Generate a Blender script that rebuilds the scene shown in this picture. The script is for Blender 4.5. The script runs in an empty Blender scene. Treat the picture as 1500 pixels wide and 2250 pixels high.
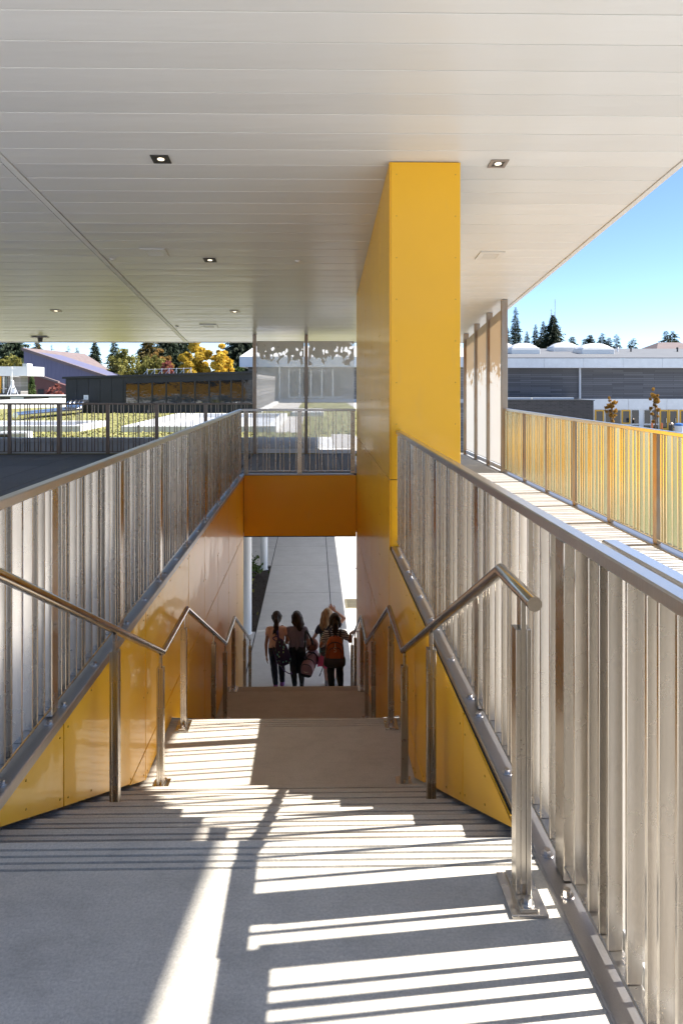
import bpy, bmesh, math, random
import numpy as np
from mathutils import Vector, Matrix

R = math.radians
S = bpy.context.scene
COL = S.collection
random.seed(7)
RNG = np.random.default_rng(7)

# ------------------------------------------------------------------ camera
cam = bpy.data.objects.new('camera', bpy.data.cameras.new('camera'))
COL.objects.link(cam)
cam.location = (0, 0, 1.5)
cam.rotation_euler = (R(90), 0, R(-0.95))
cam.data.sensor_width = 36
cam.data.lens = 24
cam.data.shift_x = 35 / 2250
cam.data.shift_y = -286.5 / 2250
cam.data.clip_start = 0.05
cam.data.clip_end = 3000
S.camera = cam

# ------------------------------------------------------------------ sky and sun
SUN_EL, SUN_AZ = 46.8, 84.5            # azimuth clockwise from +Y (the way the stair runs)
W = bpy.data.worlds.new('World')
S.world = W
W.use_nodes = True
wn = W.node_tree.nodes
wn.clear()
sky = wn.new('ShaderNodeTexSky')
sky.sky_type = 'NISHITA'
sky.sun_disc = False
sky.sun_elevation = R(SUN_EL)
sky.sun_rotation = R(SUN_AZ)
sky.altitude = 0
sky.air_density = 0.55
sky.dust_density = 0.0
sky.ozone_density = 3.5
bg = wn.new('ShaderNodeBackground')
bg.inputs['Strength'].default_value = 0.053
wo = wn.new('ShaderNodeOutputWorld')
W.node_tree.links.new(sky.outputs[0], bg.inputs[0])
W.node_tree.links.new(bg.outputs[0], wo.inputs[0])
sun = bpy.data.objects.new('sun', bpy.data.lights.new('sun', 'SUN'))
COL.objects.link(sun)
sun.data.energy = 2.7
sun.data.angle = R(0.5)
sun.data.color = (1.0, 0.955, 0.885)
sd = Vector((math.sin(R(SUN_AZ)) * math.cos(R(SUN_EL)), math.cos(R(SUN_AZ)) * math.cos(R(SUN_EL)), math.sin(R(SUN_EL))))
sun.rotation_euler = sd.to_track_quat('Z', 'Y').to_euler()
sun.location = sd * 60

vs = S.view_settings
vs.view_transform = 'Standard'
vs.look = 'None'
vs.exposure = 2.4
vs.gamma = 1
vs.use_curve_mapping = False
cy = S.cycles
cy.use_denoising = True
cy.max_bounces = 14
cy.diffuse_bounces = 11
cy.glossy_bounces = 5
cy.transparent_max_bounces = 16
cy.sample_clamp_indirect = 8
cy.caustics_reflective = True
cy.blur_glossy = 1.0
cy.caustics_refractive = False

# ------------------------------------------------------------------ helpers
def tag(o, label=None, cat=None, group=None, kind=None):
    if label: o['label'] = label
    if cat: o['category'] = cat
    if group: o['group'] = group
    if kind: o['kind'] = kind
    return o

def empty(name, loc=(0, 0, 0), label=None, cat=None, group=None, rz=0):
    o = bpy.data.objects.new(name, None)
    COL.objects.link(o)
    o.location = loc
    o.rotation_euler = (0, 0, rz)
    o.empty_display_size = 0.1
    return tag(o, label, cat, group)

def put(name, me, mat=None, parent=None, loc=None, rot=None):
    o = bpy.data.objects.new(name, me)
    COL.objects.link(o)
    if mat is not None and not me.materials:
        me.materials.append(mat)
    if parent is not None:
        o.parent = parent
    if loc is not None: o.location = loc
    if rot is not None: o.rotation_euler = rot
    return o

def copy_tree(o, parent=None):
    c = o.copy()
    COL.objects.link(c)
    c.parent = parent
    for ch in list(o.children):
        copy_tree(ch, c)
    return c

class MB:
    def __init__(s):
        s.v, s.f, s.m = [], [], []
    def add(s, vs_, fs_, mi=0):
        b = len(s.v)
        s.v += [tuple(p) for p in vs_]
        s.f += [tuple(b + i for i in f) for f in fs_]
        s.m += [mi] * len(fs_)
        return s
    def box(s, x0, x1, y0, y1, z0, z1, mi=0):
        return s.add([(x0, y0, z0), (x1, y0, z0), (x1, y1, z0), (x0, y1, z0), (x0, y0, z1), (x1, y0, z1), (x1, y1, z1), (x0, y1, z1)],
                     [(0, 3, 2, 1), (4, 5, 6, 7), (0, 1, 5, 4), (1, 2, 6, 5), (2, 3, 7, 6), (3, 0, 4, 7)], mi)
    def prism(s, poly, f0, f1, mi=0):
        """poly: list of 2-D points; f0/f1 map a 2-D point to its two 3-D ends"""
        n = len(poly)
        vs_ = [f0(p) for p in poly] + [f1(p) for p in poly]
        fs_ = [tuple(range(n - 1, -1, -1)), tuple(range(n, 2 * n))]
        fs_ += [(i, (i + 1) % n, n + (i + 1) % n, n + i) for i in range(n)]
        return s.add(vs_, fs_, mi)
    def tube(s, pts, rad, n=12, caps=True, mi=0):
        pts = [Vector(p) for p in pts]
        rads = rad if isinstance(rad, (list, tuple)) else [rad] * len(pts)
        rings = []
        for i, p in enumerate(pts):
            a = pts[max(i - 1, 0)]; b = pts[min(i + 1, len(pts) - 1)]
            t = (b - a).normalized()
            if 0 < i < len(pts) - 1:
                t = ((p - a).normalized() + (b - p).normalized()).normalized()
            up = Vector((0, 0, 1)) if abs(t.z) < 0.95 else Vector((1, 0, 0))
            u = t.cross(up).normalized(); w = u.cross(t).normalized()
            k = 1.0
            if 0 < i < len(pts) - 1:
                c = max(0.35, t.dot((p - a).normalized()))
                k = 1 / c
            ring = []
            bend = ((b - p).normalized() - (p - a).normalized())
            bend = bend.normalized() if bend.length > 1e-5 else None
            for j in range(n):
                q = 2 * math.pi * j / n
                d = u * math.cos(q) * rads[i] + w * math.sin(q) * rads[i]
                if bend is not None and 0 < i < len(pts) - 1:
                    d += bend * d.dot(bend) * (k - 1)
                ring.append(p + d)
            rings.append(ring)
        vs_ = [q for r_ in rings for q in r_]
        fs_ = []
        for i in range(len(rings) - 1):
            for j in range(n):
                fs_.append((i * n + j, i * n + (j + 1) % n, (i + 1) * n + (j + 1) % n, (i + 1) * n + j))
        if caps:
            fs_.append(tuple(range(n - 1, -1, -1)))
            fs_.append(tuple(range((len(rings) - 1) * n, len(rings) * n)))
        return s.add(vs_, fs_, mi)
    def mesh(s, name='mesh', smooth=False, bevel=0, seg=1, angle=40):
        me = bpy.data.meshes.new(name)
        me.from_pydata(s.v, [], s.f)
        bm = bmesh.new(); bm.from_mesh(me)
        bmesh.ops.recalc_face_normals(bm, faces=bm.faces)
        if bevel:
            es = [e for e in bm.edges if len(e.link_faces) == 2 and e.calc_face_angle(0) > R(30)]
            bmesh.ops.bevel(bm, geom=es, offset=bevel, segments=seg, affect='EDGES', profile=0.6)
        bm.to_mesh(me); bm.free()
        if smooth:
            me.shade_smooth()
            try: me.set_sharp_from_angle(angle=R(angle))
            except Exception: pass
        return me
    def build(s, name, mat, parent=None, smooth=False, bevel=0, seg=1, **k):
        me = s.mesh(name, smooth, bevel, seg)
        if len(set(s.m)) > 1 and isinstance(mat, (list, tuple)) and not bevel:
            for i, p in enumerate(me.polygons): p.material_index = s.m[i]
        if isinstance(mat, (list, tuple)):
            for q in mat: me.materials.append(q)
            return put(name, me, None, parent, **k)
        return put(name, me, mat, parent, **k)

# ------------------------------------------------------------------ materials
def lin(h):
    h = h.lstrip('#')
    c = [int(h[i:i + 2], 16) / 255 for i in (0, 2, 4)]
    return tuple(x / 12.92 if x <= .04045 else ((x + .055) / 1.055) ** 2.4 for x in c)

class NT:
    def __init__(s, name):
        s.mat = bpy.data.materials.new(name)
        s.mat.use_nodes = True
        s.t = s.mat.node_tree
        s.n = s.t.nodes
        s.b = s.n['Principled BSDF']
        s.out = s.n['Material Output']
    def new(s, typ, **kw):
        n = s.n.new(typ)
        for k, v in kw.items():
            setattr(n, k, v)
        return n
    def link(s, a, b):
        s.t.links.new(a, b)
    def setv(s, node, **kw):
        for k, v in kw.items():
            node.inputs[k.replace('_', ' ')].default_value = v
    def coord(s, kind='pos', stretch=(1, 1, 1), rot=(0, 0, 0)):
        mp = s.new('ShaderNodeMapping')
        if kind == 'pos':
            s.link(s.new('ShaderNodeNewGeometry').outputs['Position'], mp.inputs[0])
        else:
            s.link(s.new('ShaderNodeTexCoord').outputs['Object'], mp.inputs[0])
        mp.inputs['Scale'].default_value = stretch
        mp.inputs['Rotation'].default_value = rot
        return mp.outputs[0]
    def noise(s, vec, scale, detail=4, rough=.55):
        n = s.new('ShaderNodeTexNoise')
        n.inputs['Scale'].default_value = scale
        n.inputs['Detail'].default_value = detail
        n.inputs['Roughness'].default_value = rough
        if vec is not None: s.link(vec, n.inputs['Vector'])
        return n.outputs['Fac']
    def ramp(s, fac, lo, hi, c0=(0, 0, 0), c1=(1, 1, 1)):
        r_ = s.new('ShaderNodeValToRGB')
        r_.color_ramp.elements[0].position = lo
        r_.color_ramp.elements[1].position = hi
        r_.color_ramp.elements[0].color = (*c0, 1)
        r_.color_ramp.elements[1].color = (*c1, 1)
        s.link(fac, r_.inputs[0])
        return r_.outputs[0]
    def mix(s, fac, a, b, typ='MIX'):
        m = s.new('ShaderNodeMix', data_type='RGBA', blend_type=typ)
        for sock, v in ((m.inputs[0], fac), (m.inputs[6], a), (m.inputs[7], b)):
            if isinstance(v, (int, float)): sock.default_value = v
            elif isinstance(v, tuple): sock.default_value = (*v[:3], 1)
            else: s.link(v, sock)
        return m.outputs[2]
    def math(s, op, a, b=0.0, c=None):
        m = s.new('ShaderNodeMath', operation=op)
        for sock, v in zip(m.inputs, (a, b, c)):
            if v is None: continue
            if isinstance(v, (int, float)): sock.default_value = v
            else: s.link(v, sock)
        return m.outputs[0]
    def bump(s, h, strength, dist=.01):
        b = s.new('ShaderNodeBump')
        b.inputs['Strength'].default_value = strength
        b.inputs['Distance'].default_value = dist
        s.link(h, b.inputs['Height'])
        s.link(b.outputs[0], s.b.inputs['Normal'])
        return b

def M(name, col, rough=.55, metal=0., col2=None, nscale=4., lo=.35, hi=.65, bump=0, bscale=60., bdist=.004, kind='pos',
      stretch=(1, 1, 1), rand=0., spec=.5, coat=0., coat_r=.08, rvar=0., speck=None, detail=5):
    t = NT(name)
    vec = t.coord(kind, stretch)
    b = t.b
    b.inputs['Roughness'].default_value = rough
    b.inputs['Metallic'].default_value = metal
    b.inputs['Specular IOR Level'].default_value = spec
    b.inputs['Coat Weight'].default_value = coat
    b.inputs['Coat Roughness'].default_value = coat_r
    c = None
    if col2 is not None:
        c = t.ramp(t.noise(vec, nscale, detail), lo, hi, col, col2)
    if speck is not None:                      # (scale, threshold, colour)
        f = t.ramp(t.noise(t.coord(kind), speck[0], 2), speck[1], speck[1] + .05)
        c = t.mix(f, c if c is not None else col, speck[2])
    if rand:
        oi = t.new('ShaderNodeObjectInfo')
        k = t.math('MULTIPLY_ADD', oi.outputs['Random'], 2 * rand, 1 - rand)
        c = t.mix(1.0, c if c is not None else col, k, 'MULTIPLY')
    if c is None: b.inputs['Base Color'].default_value = (*col, 1)
    else: t.link(c, b.inputs['Base Color'])
    if rvar:
        rr = t.math('MULTIPLY_ADD', t.noise(vec, nscale * 1.7, 4), 2 * rvar, rough - rvar)
        t.link(rr, b.inputs['Roughness'])
    if bump:
        t.bump(t.noise(vec, bscale, 4), bump, bdist)
    return t.mat

# concrete of the stair: pale, finely sanded, faint broom lines across the run and old stains
def concrete(name, c0, c1, stain, stain_amt=.45, bs=.35, broom=(1.2, 26, 26)):
    t = NT(name)
    p = t.coord('pos')
    base = t.ramp(t.noise(p, 2.2, 6, .6), .3, .72, c0, c1)
    fine = t.noise(p, 120, 4, .75)
    base = t.mix(t.ramp(fine, .35, .72, (.0, 0, 0), (.75, .75, .75)), base, tuple(x * .6 for x in c0))
    pit = t.ramp(t.noise(p, 210, 2), .68, .73)
    base = t.mix(t.math('MULTIPLY', pit, .8), base, tuple(x * .4 for x in c0))
    st = t.ramp(t.noise(t.coord('pos', (1, 1.6, 1)), .9, 7, .68), .52, .74)
    base = t.mix(t.math('MULTIPLY', st, stain_amt), base, stain)
    big = t.ramp(t.noise(t.coord('pos', (.7, .5, 1)), .55, 5, .6), .44, .7)
    base = t.mix(t.math('MULTIPLY', big, stain_amt * .45), base, tuple(x * .72 for x in c0))
    mid = t.ramp(t.noise(t.coord('pos', (1, 1.5, 1)), 5, 9, .75), .47, .66)
    base = t.mix(t.math('MULTIPLY', mid, stain_amt * .6), base, tuple(x * .55 for x in c0))
    br = t.noise(t.coord('pos', broom), 4, 3)
    base = t.mix(t.math('MULTIPLY', t.ramp(br, .4, .7), .16), base, tuple(x * .7 for x in c0))
    t.link(base, t.b.inputs['Base Color'])
    t.b.inputs['Roughness'].default_value = .82
    h = t.math('ADD', t.math('MULTIPLY', fine, .6), t.math('MULTIPLY', br, .8))
    t.bump(h, bs, .004)
    return t.mat

def steel(name, col, rough=.3, rust=None, rand=.1, bmp=.010):
    t = NT(name)
    p = t.coord('pos')
    g = t.noise(t.coord('pos', (60, 60, 2.0)), 3, 4)
    cl = t.noise(p, 4.5, 5, .6)
    c = t.ramp(g, .25, .75, tuple(x * .93 for x in col), tuple(min(1, x * 1.05) for x in col))
    c = t.mix(t.math('MULTIPLY', t.ramp(cl, .45, .75), .16), c, tuple(x * y for x, y in zip(col, (.78, .72, .64))))
    if rust:
        c = t.mix(t.math('MULTIPLY', t.ramp(t.noise(t.coord('pos', (1, 1, .35)), 3.1, 5, .65), .48, .66), rust[1]), c, rust[0])
    sp = t.ramp(t.noise(t.coord('pos'), 55, 2), .7, .76)
    c = t.mix(t.math('MULTIPLY', sp, .14), c, tuple(x * .5 for x in col))
    oi = t.new('ShaderNodeObjectInfo')
    k = t.math('MULTIPLY_ADD', oi.outputs['Random'], 2 * rand, 1 - rand)
    c = t.mix(1.0, c, k, 'MULTIPLY')
    t.link(c, t.b.inputs['Base Color'])
    t.b.inputs['Metallic'].default_value = 1
    t.link(t.math('MULTIPLY_ADD', cl, .10, rough - .05), t.b.inputs['Roughness'])
    if bmp: t.bump(t.noise(t.coord('pos', (3, 3, .35)), 5, 2), bmp, .02)
    return t.mat

def yellow_mat(name, col, coat=.24, rough=.36):
    t = NT(name)
    p = t.coord('pos')
    c = t.ramp(t.noise(p, 1.1, 4), .3, .7, tuple(x * .95 for x in col), col)
    c = t.mix(t.math('MULTIPLY', t.ramp(t.noise(t.coord('pos', (1, 1, .3)), 6, 6, .7), .58, .8), .12), c, (.42, .36, .28))
    t.link(c, t.b.inputs['Base Color'])
    t.b.inputs['Specular IOR Level'].default_value = .42
    t.b.inputs['Roughness'].default_value = rough
    t.b.inputs['Coat Weight'].default_value = coat
    t.b.inputs['Coat Roughness'].default_value = .05
    b = t.bump(t.noise(p, 1.7, 3), .16, .06)
    t.link(b.outputs[0], t.b.inputs['Coat Normal'])
    return t.mat

mat = {}
mat['stair'] = concrete('stair_concrete', (.52, .485, .42), (.64, .60, .53), (.32, .285, .24), .75)
mat['step'] = concrete('step_concrete', (.50, .45, .38), (.61, .56, .485), (.32, .27, .215), .5, .6)
mat['walk'] = concrete('walk_concrete', (.54, .535, .525), (.64, .635, .625), (.46, .445, .43), .35, .25)
mat['plaza'] = concrete('plaza_concrete', (.38, .375, .365), (.45, .445, .435), (.32, .315, .305), .3, .2)
mat['yellow'] = yellow_mat('yellow_panel_paint', (.93, .49, .012))
mat['yellow_dk'] = yellow_mat('bounce_tinted_yellow', (.93, .45, .014), .12)  # the same yellow paint with the orange of bounced light mixed in
mat['core'] = M('dark_substrate', (.035, .034, .033), .8)
mat['rivet'] = M('rivet_head', (.52, .28, .03), .45, .2)
mat['steel'] = steel('brushed_steel', (.61, .57, .515), .27, None, .20)
mat['steel_rail'] = steel('rail_steel', (.66, .65, .64), .3)
mat['steel_flange'] = steel('flange_steel', (.47, .45, .44), .38)
mat['steel_gold'] = steel('gold_tinted_steel', (.78, .69, .48), .25, ((.66, .46, .18), .12), .06, .0)  # yellow reflections on the outer pickets put into a golden base colour
mat['steel_dark'] = steel('shaded_steel', (.22, .185, .16), .40)  # shade on the far guard put into a darker steel colour
mat['bolt'] = M('bolt_steel', (.6, .57, .54), .28, 1.)
mat['tube'] = M('handrail_steel', (.66, .62, .57), .16, 1., (.52, .47, .41), 3, kind='obj', stretch=(1, 1, 1), rvar=.05, bump=.02, bscale=300)
def soffit_mat():
    t = NT('soffit_white')
    p = t.coord('pos')
    oi = t.new('ShaderNodeObjectInfo')
    k = t.math('MULTIPLY_ADD', oi.outputs['Random'], .08, .94)
    c = t.mix(1.0, (.72, .715, .695), k, 'MULTIPLY')
    t.link(c, t.b.inputs['Base Color'])
    t.b.inputs['Roughness'].default_value = .28
    t.b.inputs['Specular IOR Level'].default_value = .6
    n = t.noise(t.coord('pos', (.55, 3.2, 1)), 1.2, 3)
    t.bump(n, .34, .03)
    return t.mat
mat['soffit'] = soffit_mat()
mat['trim'] = M('soffit_trim', (.74, .73, .71), .4)
mat['white'] = M('white_paint', (.78, .78, .77), .42, col2=(.72, .72, .71), nscale=2)
mat['white_col'] = M('white_column_paint', (.80, .80, .80), .35)
mat['dark'] = M('dark_gap', (.02, .02, .02), .7)
mat['fixture'] = M('fixture_frame', (.36, .30, .26), .35, .6)
mat['fixture_dk'] = M('dark_fixture', (.05, .045, .04), .5)
def emit(name, col, st):
    t = NT(name)
    t.b.inputs['Emission Color'].default_value = (*col, 1)
    t.b.inputs['Emission Strength'].default_value = st
    t.b.inputs['Base Color'].default_value = (*col, 1)
    return t.mat
mat['lamp'] = emit('downlight_glow', (1, .86, .62), .45)
mat['paver'] = M('deck_paver', (.105, .105, .11), .8, col2=(.14, .14, .145), nscale=30, rand=.14, speck=(160, .62, (.22, .22, .22)), bump=.3, bscale=250)
mat['paver_lt'] = M('walkway_paver', (.34, .335, .325), .8, col2=(.40, .395, .385), nscale=25, rand=.1, speck=(160, .62, (.25, .24, .23)), bump=.3, bscale=250)
mat['slab'] = M('slab_soffit_paint', (.84, .835, .825), .7)
mat['flash'] = M('white_flashing', (.62, .64, .68), .45, col2=(.56, .58, .62), nscale=3)
mat['membrane'] = M('white_membrane', (.70, .70, .69), .6, col2=(.62, .61, .59), nscale=1.5)
mat['sedum'] = M('sedum_ground', (.14, .15, .045), .9, col2=(.27, .25, .075), nscale=2.2, speck=(60, .58, (.32, .27, .12)), bump=.6, bscale=50, bdist=.03)
mat['sedum_leaf'] = M('sedum_leaf', (.16, .19, .05), .8, col2=(.34, .29, .10), nscale=1.5)
mat['gravel'] = M('roof_gravel', (.34, .32, .30), .9, col2=(.62, .59, .55), nscale=28, lo=.42, hi=.58, speck=(40, .60, (.12, .11, .10)), bump=.8, bscale=34, bdist=.03)
mat['mulch'] = M('bark_mulch', (.018, .013, .010), .95, col2=(.06, .042, .03), nscale=30, bump=1, bscale=60, bdist=.03)
mat['asphalt'] = M('asphalt', (.05, .05, .052), .9, col2=(.065, .065, .066), nscale=3)
mat['lawn'] = M('lawn_grass', (.06, .11, .02), .9, col2=(.11, .15, .035), nscale=1.5, bump=.5, bscale=40, bdist=.03)
mat['charcoal'] = M('charcoal_cladding', (.014, .015, .019), .55, col2=(.020, .021, .026), nscale=2)
mat['glass'] = M('dark_window_glass', (.012, .014, .016), .03, spec=1.0, bump=.10, bscale=1.3, bdist=.06)
mat['frame_dk'] = M('dark_frame', (.02, .02, .022), .4)
mat['frame_y'] = M('yellow_frame', (.72, .38, .02), .4)
mat['frame_w'] = M('white_frame', (.74, .74, .73), .4)
def siding(name, c, w, h, seam):
    t = NT(name)
    br = t.new('ShaderNodeTexBrick')
    br.offset = .37
    t.link(t.coord('pos', (1, 0, 1), (R(90), 0, 0)), br.inputs['Vector'])
    g = t.new('ShaderNodeNewGeometry')
    sx = t.new('ShaderNodeSeparateXYZ'); t.link(g.outputs['Position'], sx.inputs[0])
    cb = t.new('ShaderNodeCombineXYZ'); t.link(sx.outputs[0], cb.inputs[0]); t.link(sx.outputs[2], cb.inputs[1])
    t.link(cb.outputs[0], br.inputs['Vector'])
    t.setv(br, Color1=(*[x * .72 for x in c], 1), Color2=(*[x * 1.3 for x in c], 1), Mortar=(*seam, 1), Scale=1, Mortar_Size=.014, Brick_Width=w, Row_Height=h, Bias=0)
    t.link(br.outputs['Color'], t.b.inputs['Base Color'])
    t.b.inputs['Roughness'].default_value = .6
    t.bump(br.outputs['Fac'], -.4, .02)
    return t.mat
mat['siding'] = siding('grey_plank_siding', (.105, .103, .112), 3.1, .19, (.04, .04, .045))
mat['brick'] = siding('dark_brick', (.042, .036, .036), .42, .13, (.085, .08, .078))
mat['siding_lt'] = siding('taupe_plank_siding', (.24, .225, .22), 3.1, .19, (.12, .115, .11))
mat['roof_grey'] = M('grey_membrane_roof', (.105, .11, .12), .8, col2=(.13, .135, .145), nscale=.5, stretch=(1, 3, 1))
mat['roof_mauve'] = M('mauve_shingle_roof', (.135, .10, .098), .85, col2=(.17, .13, .125), nscale=.8, stretch=(1, 1, 6))
mat['purple'] = M('purple_board_wall', (.10, .10, .17), .7, col2=(.125, .125, .20), nscale=1, stretch=(6, 1, .4))
mat['maroon'] = M('maroon_wall', (.11, .045, .04), .7, col2=(.13, .055, .05), nscale=1)
mat['dome'] = M('skylight_dome', (.74, .72, .68), .3)
mat['chrome'] = M('insulated_duct', (.75, .75, .75), .22, 1.)
mat['bark'] = M('tree_bark', (.075, .055, .04), .9, col2=(.12, .09, .07), nscale=6, stretch=(1, 1, .3))
def leaf(name, c0, c1, tr=.25):
    t = NT(name)
    c = t.ramp(t.noise(t.coord('pos'), .9, 4, .7), .32, .68, c0, c1)
    oi = t.new('ShaderNodeObjectInfo')
    c = t.mix(1.0, c, t.math('MULTIPLY_ADD', oi.outputs['Random'], .4, .8), 'MULTIPLY')
    t.link(c, t.b.inputs['Base Color'])
    t.b.inputs['Roughness'].default_value = .65
    t.b.inputs['Specular IOR Level'].default_value = .25
    tl = t.new('ShaderNodeBsdfTranslucent'); t.link(c, tl.inputs[0])
    mx = t.new('ShaderNodeMixShader'); mx.inputs[0].default_value = tr
    t.link(t.b.outputs[0], mx.inputs[1]); t.link(tl.outputs[0], mx.inputs[2])
    t.link(mx.outputs[0], t.out.inputs[0])
    return t.mat
mat['fir'] = leaf('fir_needles', (.016, .028, .014), (.045, .062, .03), .12)
mat['fir_y'] = leaf('golden_cedar_needles', (.05, .055, .016), (.15, .10, .03), .15)
mat['leaf_y'] = leaf('yellow_autumn_leaves', (.55, .36, .03), (.80, .60, .10), .45)
mat['leaf_o'] = leaf('olive_leaves', (.15, .15, .035), (.33, .30, .08), .35)
mat['leaf_b'] = leaf('rust_leaves', (.20, .12, .035), (.34, .21, .06), .35)
mat['leaf_r'] = leaf('red_shrub_leaves', (.20, .06, .05), (.32, .12, .09), .3)
mat['leaf_g'] = leaf('green_shrub_leaves', (.05, .085, .02), (.11, .15, .04), .3)
mat['leaf_gold'] = leaf('golden_maple_leaves', (.36, .18, .03), (.50, .29, .06), .35)
def screen_mat(name, zb, alpha_lo, scale, taupe=(.30, .265, .225)):
    t = NT(name)
    g = t.new('ShaderNodeNewGeometry')
    sx = t.new('ShaderNodeSeparateXYZ'); t.link(g.outputs['Position'], sx.inputs[0])
    v = t.new('ShaderNodeTexVoronoi'); v.feature = 'SMOOTH_F1'
    v.inputs['Scale'].default_value = scale; v.inputs['Smoothness'].default_value = .12
    wp0 = t.coord('pos', (1, 1, .72), (R(0), R(25), 0))
    nz = t.new('ShaderNodeTexNoise'); nz.inputs['Scale'].default_value = 9; t.link(wp0, nz.inputs['Vector'])
    va = t.new('ShaderNodeVectorMath', operation='MULTIPLY_ADD'); t.link(nz.outputs['Color'], va.inputs[0]); va.inputs[1].default_value = (.14, .14, .14); t.link(wp0, va.inputs[2])
    wp = va.outputs[0]
    t.link(wp, v.inputs['Vector'])
    big = t.noise(t.coord('pos'), 1.7, 6, .6)
    f = t.math('ADD', t.math('MULTIPLY', t.math('SUBTRACT', sx.outputs[2], zb), 3.4), t.math('MULTIPLY', t.math('SUBTRACT', big, .5), 2.6))
    f = t.math('ADD', f, t.math('MULTIPLY', t.math('SUBTRACT', v.outputs['Distance'], .36), 2.4))
    op = t.ramp(f, .40, .58)
    dots = t.noise(t.coord('pos'), 260, 1)
    tr = t.new('ShaderNodeBsdfTransparent')
    lo = t.new('ShaderNodeMixShader'); lo.inputs[0].default_value = alpha_lo
    d = t.new('ShaderNodeBsdfDiffuse'); d.inputs[0].default_value = (.72, .70, .67, 1)
    tl = t.new('ShaderNodeBsdfTranslucent'); tl.inputs[0].default_value = (.72, .70, .67, 1)
    dm = t.new('ShaderNodeMixShader'); dm.inputs[0].default_value = .5
    t.link(d.outputs[0], dm.inputs[1]); t.link(tl.outputs[0], dm.inputs[2])
    t.link(tr.outputs[0], lo.inputs[1]); t.link(dm.outputs[0], lo.inputs[2])
    t.b.inputs['Base Color'].default_value = (*taupe, 1)
    t.b.inputs['Roughness'].default_value = .6
    tt = t.new('ShaderNodeBsdfTranslucent'); tt.inputs[0].default_value = (*taupe, 1)
    hm = t.new('ShaderNodeMixShader'); hm.inputs[0].default_value = .5
    t.link(t.b.outputs[0], hm.inputs[1]); t.link(tt.outputs[0], hm.inputs[2])
    fm = t.new('ShaderNodeMixShader')
    t.link(op, fm.inputs[0]); t.link(lo.outputs[0], fm.inputs[1]); t.link(hm.outputs[0], fm.inputs[2])
    t.link(fm.outputs[0], t.out.inputs[0])
    return t.mat
mat['screen_far'] = screen_mat('leaf_print_mesh', 2.0, .36, 9.5, (.66, .62, .57))
mat['screen_side'] = screen_mat('leaf_print_mesh_dense', 1.62, .86, 10, (.60, .50, .38))
mat['screen_post'] = steel('weathered_screen_post', (.34, .29, .24), .45, ((.30, .15, .05), .7))

# ================================================================== SETTING: ground
GZ = -3.6
g = MB()
g.add([(-900, -500, GZ - .06), (900, -500, GZ - .06), (900, 1500, GZ - .06), (-900, 1500, GZ - .06)], [(0, 1, 2, 3)])
tag(g.build('ground', mat['plaza']), kind='structure')
g = MB(); g.box(9, 22, -30, -4.5, GZ - .3, GZ - .02)
tag(g.build('lawn', mat['lawn']), kind='structure')
g = MB(); g.box(12, 90, 60.2, 61.2, GZ - .3, GZ + .03)
tag(g.build('lawn', mat['lawn']), kind='structure')
g = MB(); g.box(-4, 14, 11.2, 60, GZ - .4, GZ - .035)
walk = tag(g.build('walkway', mat['core']), kind='structure')
ys = [10.85, 13.95, 16.5, 18.97, 21.15, 23.6, 26.2]
xs = [-4.0, -1.19, .375, 2.3, 4.3, 6.3]
for i in range(len(ys) - 1):
    for j in range(len(xs) - 1):
        if j == 0 and 13 < ys[i] < 18.9: continue
        d = .009 if j else .012
        b = MB(); b.box(xs[j] + d, xs[j + 1] - d, ys[i] + .007, ys[i + 1] - .007, GZ - .035, GZ)
        b.build('paving_slab', mat['walk'], walk, bevel=.006)
g = MB(); g.box(1.2, 6.3, 18.55, 18.72, GZ - .05, GZ + .11)
tag(g.build('kerb', mat['slab'], bevel=.012), kind='structure')
# planting bed below the deck
b = MB(); b.box(-4.0, -1.205, 13.97, 18.93, GZ - .2, GZ - .012)
bed = tag(b.build('planting_bed', mat['mulch']), kind='structure')
v = []; f = []
for k in range(1500):
    x, y = random.uniform(-3.2, -1.22), random.uniform(14, 18.9)
    a = random.uniform(0, 6.28); l = random.uniform(.015, .05); w = l * .35
    z = GZ - .008 + random.uniform(0, .02)
    c, s_ = math.cos(a), math.sin(a); n = len(v)
    v += [(x - c * l - s_ * w, y - s_ * l + c * w, z), (x + c * l - s_ * w, y + s_ * l + c * w, z + random.uniform(-.01, .02)), (x + c * l + s_ * w, y + s_ * l - c * w, z + .008), (x - c * l + s_ * w, y - s_ * l - c * w, z)]
    f.append((n, n + 1, n + 2, n + 3))
me = bpy.data.meshes.new('bark_chips'); me.from_pydata(v, [], f)
tag(put('bark_chips', me, mat['mulch'], bed), kind='stuff')
# drain grate let into the sunlit edge of the walk
dg = empty('drain_grate', (.98, 15.65, GZ), 'rusty steel drain grate set in the sunlit edge of the walk', 'grate')
b = MB()
for x0, x1, y0, y1 in ((-.27, .27, -.33, -.29), (-.27, .27, .29, .33), (-.27, -.23, -.29, .29), (.23, .27, -.29, .29)):
    b.box(x0, x1, y0, y1, .002, .012)
b.build('frame', mat['steel_gold'], dg)
for k in range(9):
    b = MB(); b.box(-.23, .23, -.28 + k * .066, -.25 + k * .066, .002, .010)
    b.build('bar', mat['steel_gold'], dg)
b = MB(); b.box(-.23, .23, -.29, .29, .0005, .003); b.build('pit', mat['dark'], dg)

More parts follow.
